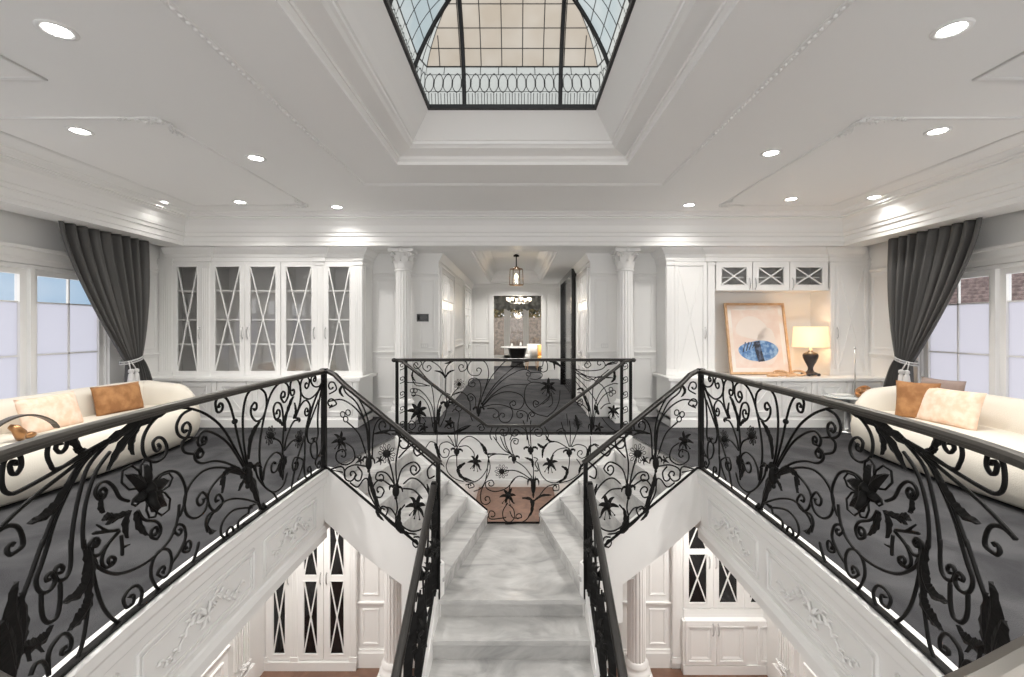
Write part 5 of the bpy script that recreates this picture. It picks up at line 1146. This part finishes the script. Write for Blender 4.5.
MB().tube([(cx_, cy_, 3.0), (cx_, cy_, 2.35)], .012, 6).build('stem', SILVER, t)
mb = MB(); mb.lathe([(.01, -.12), (.05, -.08), (.07, 0), (.04, .06), (.06, .14), (.02, .25)], (cx_, cy_, 2.3), 14); mb.build('body', thin_glass('crystal', .5), t)
for k in range(8):
    a = PI / 4 * k + .2; c1, s1 = math.cos(a), math.sin(a)
    MB().tube([(cx_ + r * c1, cy_ + r * s1, z) for r, z in ((.03, 2.3), (.15, 2.2), (.28, 2.2), (.36, 2.27))], .01, 6).build('arm', SILVER, t)
    mb = MB(); mb.lathe([(.03, 0), (.05, .08), (.055, .1)], (cx_ + .36 * c1, cy_ + .36 * s1, 2.27), 10); mb.build('lamp_shade', CBULB, t)
t = thing('dining_table', 'round white-topped table on a black tapered pedestal at the far windows', 'table', (0, 16.4, 0))
tx = X(517.4, 16.4)
mb = MB(); mb.lathe([(.26, 0), (.28, .02), (.24, .08), (.22, .15), (.34, .66), (.36, .70)], (tx, 16.4, 0), 24); mb.build('pedestal', BLACKG, t)
mb = MB(); mb.lathe([(.6, 0), (.62, .02), (.6, .04)], (tx, 16.4, .70), 28); mb.build('tabletop', WHITE, t)
for k, (dx, h) in enumerate(((-.2, .12), (.12, .16))):
    mb = MB(); mb.lathe([(.035, 0), (.045, h * .5), (.025, h * .8), (.03, h)], (tx + dx, 16.3, .741), 12); o = mb.build('cup', WHITE, org=(tx + dx, 16.3, .741))
    tag(o, ('shorter' if k == 0 else 'taller') + ' white cup on the far round table', 'cup', 'cups on the far table')
def tub_chair(x, y, m, label, rot):
    t = thing('dining_chair', label, 'chair', (x, y, 0), 'dining chairs round the far table')
    from mathutils import Matrix
    def rr(pts): 
        c, s_ = math.cos(rot), math.sin(rot); return [(x + a * c - b * s_, y + a * s_ + b * c, z) for a, b, z in pts]
    mb = MB(); rs = [rr([(.25 * r * math.cos(q), .25 * r * math.sin(q), z) for q in [2 * PI * k / 20 for k in range(20)]]) for r, z in ((.9, .36), (1, .40), (1, .46), (.9, .49))]
    mb.rings(rs, smooth=True); mb.add(rs[0], [list(range(20))]); mb.add(rs[-1], [list(range(20))]); mb.build('seat', m, t)
    mb = MB(); rs = []
    for k in range(19):
        q = -PI * .15 + PI * 1.3 * k / 18; rs.append(rr([(.25 * math.cos(q), .25 * math.sin(q), .40), (.29 * math.cos(q), .29 * math.sin(q), .40), (.31 * math.cos(q), .31 * math.sin(q), .84), (.27 * math.cos(q), .27 * math.sin(q), .86)]))
    mb.rings(rs, smooth=True); mb.add(rs[0], [(0, 1, 2, 3)]); mb.add(rs[-1], [(0, 1, 2, 3)]); mb.build('backrest', m, t)
    for a, b in ((.16, .16), (-.16, .16), (.16, -.16), (-.16, -.16)):
        MB().tube(rr([(a, b, .37), (a * 1.2, b * 1.2, 0)]), [.018, .01], 8).build('leg', OAK, t)
YEL = mat('mustard_fabric', (.72, .42, .14), .8); WF = mat('white_fabric', (.78, .77, .74), .8)
tub_chair(X(532, 15.6), 15.6, WF, 'white rounded chair right of the far black-based table', -PI * .45)
tub_chair(X(545, 14.9), 14.9, YEL, 'mustard yellow rounded chair at the far table', -PI * .35)
mb = MB(); vs = []; NN = 60
for i in range(NN + 1):
    u = i / NN; x = -1.18 + 2.5 * u; yy = 19.9 + .02 * math.sin(u * 80); lo = 2.16 + .09 * abs(math.sin(u * PI * 6)) 
    vs += [(x, yy, 2.85), (x, yy - .03, lo)]
mb.add(vs, [(2 * i, 2 * i + 2, 2 * i + 3, 2 * i + 1) for i in range(NN)], True)
o = mb.build('valance', mat('grey_valance', (.20, .20, .19), .9, noise=(4, (.34, .34, .32), .45, .55)), org=(0, 19.9, 2.5)); tag(o, 'grey patterned scalloped valance over the far french doors', 'valance')
o.modifiers.new('t', 'SOLIDIFY').thickness = .01

# ------------------------------------------------------------------ skylight dome
ZS = 3.50
t = thing('skylight', 'leaded stained-glass dome in black iron set in the ceiling tray', 'skylight', (0, 2.5, ZS))
Rr = 1.065
def prof(tv): return Rr - math.sqrt(max(0, Rr * Rr - tv * tv))
TM = 1.0
def section(tv):
    s_ = prof(tv); hx = .94 - s_ * 1.0; yf = 4.33 - s_; yn = .67 + s_; c = max(0, 1 - tv / .85); cx = .10 * c + .0; cy = .32 * c + .0
    fx = hx - cx
    return hx, yf, yn, cx, cy
def face_pt(face, a, tv):      # a in 0..1 along the face
    hx, yf, yn, cx, cy = section(tv)
    P = {'far': ((-(hx - cx), yf), (hx - cx, yf)), 'near': ((-(hx - cx), yn), (hx - cx, yn)), 'left': ((-hx, yn + cy), (-hx, yf - cy)), 'right': ((hx, yn + cy), (hx, yf - cy)),
         'c1': ((-hx, yf - cy), (-(hx - cx), yf)), 'c2': ((hx, yf - cy), (hx - cx, yf)), 'c3': ((-hx, yn + cy), (-(hx - cx), yn)), 'c4': ((hx, yn + cy), (hx - cx, yn))}[face]
    return V((P[0][0] + (P[1][0] - P[0][0]) * a, P[0][1] + (P[1][1] - P[0][1]) * a, ZS + tv))
TB = .41
for face, m_, nb in (('far', PEACHG, 9), ('near', PEACHG, 9), ('left', BLUEG, 18), ('right', BLUEG, 18), ('c1', BANDG, 2), ('c2', BANDG, 2), ('c3', BANDG, 2), ('c4', BANDG, 2)):
    for part, t0, t1 in (('band', 0, TB), ('field', TB, TM)):
        mb = MB(); NT = 4 if part == 'band' else 14; NA = 1
        mb.add([face_pt(face, a, t0 + (t1 - t0) * j / NT) for j in range(NT + 1) for a in (0, 1)], [(2 * j, 2 * j + 1, 2 * j + 3, 2 * j + 2) for j in range(NT)], True)
        g = mb.build('glass_panel', BANDG if part == 'band' else m_, t)
        mb = MB(); r = .0042
        if part == 'field':
            for j in range(6):
                tv = TB + j * .13
                if tv < TM: mb.tube([face_pt(face, a / 4, tv) for a in range(5)], r, 4)
            for k in range(nb + 1):
                # straight vertical cames at fixed spacing from the centre
                path = []
                for j in range(12):
                    tv = TB + (TM - TB) * j / 11; p0, p1 = face_pt(face, 0, tv), face_pt(face, 1, tv); L = (p1 - p0).length
                    off = (k - nb / 2) * .195
                    if nb > 2:
                        if abs(off) < L / 2: path.append(p0.lerp(p1, .5 + off / L))
                    else: path.append(p0.lerp(p1, k / nb))
                if len(path) > 1: mb.tube(path, r, 4)
        else:
            L = (face_pt(face, 1, 0) - face_pt(face, 0, 0)).length; n = max(3, int(L / .084))
            for tv in (.03, .205, .345, .405): mb.tube([face_pt(face, a / 4, tv) for a in range(5)], r * (.6 if tv < .4 and tv > .1 else 1), 4)
            for k in range(n):
                a0, a1 = k / n, (k + 1) / n; am_ = (a0 + a1) / 2; e = (a1 - a0)
                for sg, aa in ((1, a0), (-1, a1)):
                    mb.tube([face_pt(face, am_, .355), face_pt(face, aa + sg * e * .22, .335), face_pt(face, aa + sg * e * .04, .305), face_pt(face, aa + sg * e * .04, .245), face_pt(face, aa + sg * e * .22, .215), face_pt(face, am_, .195)], r * .85, 4)
                if k % 2 == 0: mb.tube([face_pt(face, a0, .345), face_pt(face, a0, .405)], r * .8, 4)
                for q in (.2, .5, .8): mb.tube([face_pt(face, a0 + e * q, 0), face_pt(face, a0 + e * q, .19)], r * .7, 4)
        mb.build('leading', LEAD, g)
def rib(fn, r=.02):
    MB().tube([fn(TM * j / 16) for j in range(17)], r, 6).build('rib', DOMEIRON, t)
for face in ('far', 'near'):
    for off in (-.46, .46):
        def fn(tv, face=face, off=off):
            p0, p1 = face_pt(face, 0, tv), face_pt(face, 1, tv); L = max(.02, (p1 - p0).length); o2 = off; o2 = max(-L / 2, min(L / 2, o2)); return p0.lerp(p1, .5 + o2 / L) + V((0, -.01 if face == 'far' else .01, 0))
        rib(fn)
for face in ('left', 'right'):
    for a in (0, .25, .5, .75, 1): rib(lambda tv, face=face, a=a: face_pt(face, a, tv) + V((.01 if face == 'left' else -.01, 0, 0)), .022 if a in (0, 1) else .016)
mb = MB(); rs = []
mb.box(-.96, .96, 4.15, 4.35, ZS - .03, ZS + .005); mb.box(-.96, .96, .65, .86, ZS - .03, ZS + .005); mb.box(-.96, -.76, .86, 4.15, ZS - .03, ZS + .005); mb.box(.76, .96, .86, 4.15, ZS - .03, ZS + .005)
mb.build('frame', DOMEIRON, t)

# ------------------------------------------------------------------ downlights
dl_px = [(57, 30), (952, 29), (80, 131), (938, 131), (256, 158), (771, 153), (162, 202), (240, 202), (337, 207), (512, 212), (689, 205), (791, 199), (874, 197)]
names = ['brightest at upper left', 'brightest at upper right', 'above the left sofa middle', 'above the right sofa middle', 'beside the left tray edge', 'beside the right tray edge', 'nearest the left curtain',
         'above the narrow glazed door', 'above the wide glazed doors', 'centred before the corridor', 'above the tall crossed door left of the painting', 'above the painting', 'nearest the right curtain']
spots = []
for (px, py), nm in zip(dl_px, names):
    Y = (CZ - EZ) * F / (CY - py); spots.append((X(px, Y), Y, nm))
def downlight(x, y, z, label, power, group, lit=True, r=.05):
    t = thing('downlight', label, 'downlight', (x, y, z), group)
    MB().lathe([(r * 1.5, 0), (r * 1.5, -.004), (r * 1.25, -.008), (r * 1.05, -.006), (r * 1.0, -.001)], (x, y, z), 24).build('rim', WHITE, t)
    MB().lathe([(r, -.001), (r * .98, -.003)], (x, y, z), 20).build('lens', DISC, t)
    L = bpy.data.lights.new('downlight_lamp', 'AREA'); L.shape = 'DISK'; L.size = r * 2; L.energy = power; L.color = (1, .965, .92); L.spread = 2.3
    lo = bpy.data.objects.new('lamp', L); C.objects.link(lo); lo.parent = t; lo.location = (0, 0, -.012)
PWR = 24
for x, y, nm in spots: downlight(x, y, CZ, 'round recessed ceiling downlight, ' + nm, PWR * (.22 if abs(x) > 4.3 else .42 if y > 5.5 else 1), 'ceiling downlights', r=.062)
for x, y, nm in ((-2.5, .6, 'unseen, added out of view at near left'), (2.45, .6, 'unseen, added out of view at near right'), (-3.7, 1.4, 'unseen, added over the near left floor'), (3.6, 1.4, 'unseen, added over the near right floor')):  # extra downlights outside the frame, added for their light
    downlight(x, y, CZ, 'round recessed ceiling downlight, ' + nm, PWR, 'ceiling downlights')
for x, y, w in ((0, 7.9, 34), (0, 11.5, 36)):
    downlight(x, y, 2.97, 'recessed downlight in the corridor tray ' + ('near the entrance' if y < 9 else 'near the far doorway'), w, 'corridor downlights')
for x, y in ((-1.4, 14.5), (1.5, 14.5)): downlight(x, y, 3.0, 'recessed downlight in the far room, %s of the chandelier' % ('left' if x < 0 else 'right'), 55, 'far room downlights')
for x, y, nm in ((-2.7, 5.7, 'before the tall dark-glass cupboard'), (2.7, 5.7, 'before the low white cupboard'), (-2.6, 3.2, 'under the left gallery'), (2.6, 3.2, 'under the right gallery'), (0, 9.5, 'in the hall'), (0, 12.5, 'at the end of the hall')):
    downlight(x, y, SLAB, 'unseen added downlight on the lower floor ceiling ' + nm, 26, 'added lower floor downlights')  # lamps out of view, added to light the lower level
def point(x, y, z, e, col, r, parent, name='bulb_light'):
    L = bpy.data.lights.new(name, 'POINT'); L.energy = e; L.color = col; L.shadow_soft_size = r
    o = bpy.data.objects.new(name, L); C.objects.link(o); o.location = (x, y, z) if parent is None else V((x, y, z)) - parent.location; o.parent = parent
lamp = [o for o in bpy.data.objects if o.name == 'table_lamp'][0]
point(LX, LY, zs + .12, 4, (1, .72, .42), .05, lamp)
point(lx, ly, 2.42, 5, (1, .8, .55), .04, bpy.data.objects['pendant_lantern'])
point(cx_, cy_, 2.12, 20, (1, .85, .65), .2, bpy.data.objects['chandelier'])

# ------------------------------------------------------------------ outside
MB().box(-30, 30, 20.3, 45, -.4, -.2).build('ground', LAWN, kind='structure')
o = MB(); o.box(-4, 4, 24, 24.3, -.2, 1.95); o = o.build('garden_wall', HEDGE, org=(0, 24, -.2)); o['kind'] = 'structure'
rr = random.Random(4)
for k in range(4):
    x = -4.2 + k * 2.7; t = thing('garden_tree', ['small golden autumn tree at the far left pane', 'golden leafy tree seen through the middle far pane', 'sparse autumn tree behind the far garden wall', 'autumn tree beyond the right far pane'][k], 'tree', (x, 26.5, -.2), 'trees beyond the far garden wall')
    MB().tube([(x, 26.5, -.2), (x + .05, 26.5, 1.4), (x - .05, 26.5, 2.2)], [.09, .07, .05], 8).build('trunk', HEDGE, t)
    mb = MB()
    for q in range(1500):
        a, b, c = rr.gauss(0, .55), rr.gauss(0, .4), rr.gauss(0, .5); s_ = .15; n1 = V((rr.uniform(-1, 1), rr.uniform(-1, 1), rr.uniform(-1, 1))).normalized(); n2 = n1.orthogonal().normalized()
        p = V((x + a * 1.6, 26.5 + b, 2.7 + c * 1.2)); mb.add([p - n1 * s_, p + n2 * s_ * .5, p + n1 * s_, p - n2 * s_ * .5], [(0, 1, 2, 3)])
    mb.build('foliage', FOLI, t)
t = thing('neighbouring_roof', 'brown tiled roof of the neighbouring house outside the right window', 'roof', (14, 8, 2))
mb = MB(); mb.extr([(10.5, 6, 1.75), (15, 6, 4.4), (15, 6, 4.3), (10.5, 6, 1.65)], (0, 16, 0))
for k in range(26):
    u = k / 26; mb.box(10.5 + 4.5 * u, 10.5 + 4.5 * u + .12, 6, 22, 1.76 + 2.65 * u, 1.82 + 2.65 * u)
mb.build('tiles', ROOFT, t)
mb = MB(); mb.box(11, 15, 6.2, 21.8, -3.5, 2.0); mb.build('wall', WHITE, t)

# ------------------------------------------------------------------ sky, camera
w = bpy.data.worlds.new('sky'); bpy.context.scene.world = w; w.use_nodes = True; nt = w.node_tree
bg = nt.nodes['Background']; tc = nt.nodes.new('ShaderNodeTexCoord'); n = nt.nodes.new('ShaderNodeTexNoise'); n.inputs['Scale'].default_value = 3.2; n.inputs['Detail'].default_value = 7
r = nt.nodes.new('ShaderNodeValToRGB'); r.color_ramp.elements[0].position = .36; r.color_ramp.elements[0].color = (.115, .235, .35, 1); r.color_ramp.elements[1].position = .66; r.color_ramp.elements[1].color = (.40, .45, .50, 1)
nt.links.new(tc.outputs['Generated'], n.inputs['Vector']); nt.links.new(n.outputs['Fac'], r.inputs[0])
# a clear blue patch low in the west, bright overcast elsewhere
dt = nt.nodes.new('ShaderNodeVectorMath'); dt.operation = 'DOT_PRODUCT'; dt.inputs[1].default_value = (-.76, .65, .05)
mr = nt.nodes.new('ShaderNodeMapRange'); mr.inputs['From Min'].default_value = .80; mr.inputs['From Max'].default_value = .93
nt.links.new(tc.outputs['Generated'], dt.inputs[0]); nt.links.new(dt.outputs['Value'], mr.inputs['Value'])
mx = nt.nodes.new('ShaderNodeMix'); mx.data_type = 'RGBA'; mx.inputs['A'].default_value = (1.0, .985, .965, 1)
nt.links.new(mr.outputs['Result'], mx.inputs['Factor']); nt.links.new(r.outputs['Color'], mx.inputs['B'])
nt.links.new(mx.outputs['Result'], bg.inputs[0]); bg.inputs[1].default_value = 1.7
cam = bpy.data.cameras.new('camera'); co = bpy.data.objects.new('camera', cam); C.objects.link(co)
co.location = (EX, 0, EZ); co.rotation_euler = (PI / 2, 0, 0); cam.sensor_width = 36; cam.lens = F / 1024 * 36
cam.shift_x = -(CX - 512) / 1024; cam.shift_y = (CY - 338.5) / 1024; cam.clip_start = .05
bpy.context.scene.camera = co
vs_ = bpy.context.scene.view_settings; vs_.view_transform = 'Standard'; vs_.look = 'None'; vs_.gamma = 1; vs_.exposure = .12; vs_.use_curve_mapping = False
cy = bpy.context.scene.cycles; cy.use_denoising = True; cy.max_bounces = 10; cy.diffuse_bounces = 6; cy.transparent_max_bounces = 12; cy.sample_clamp_indirect = 6; cy.caustics_reflective = False; cy.caustics_refractive = False
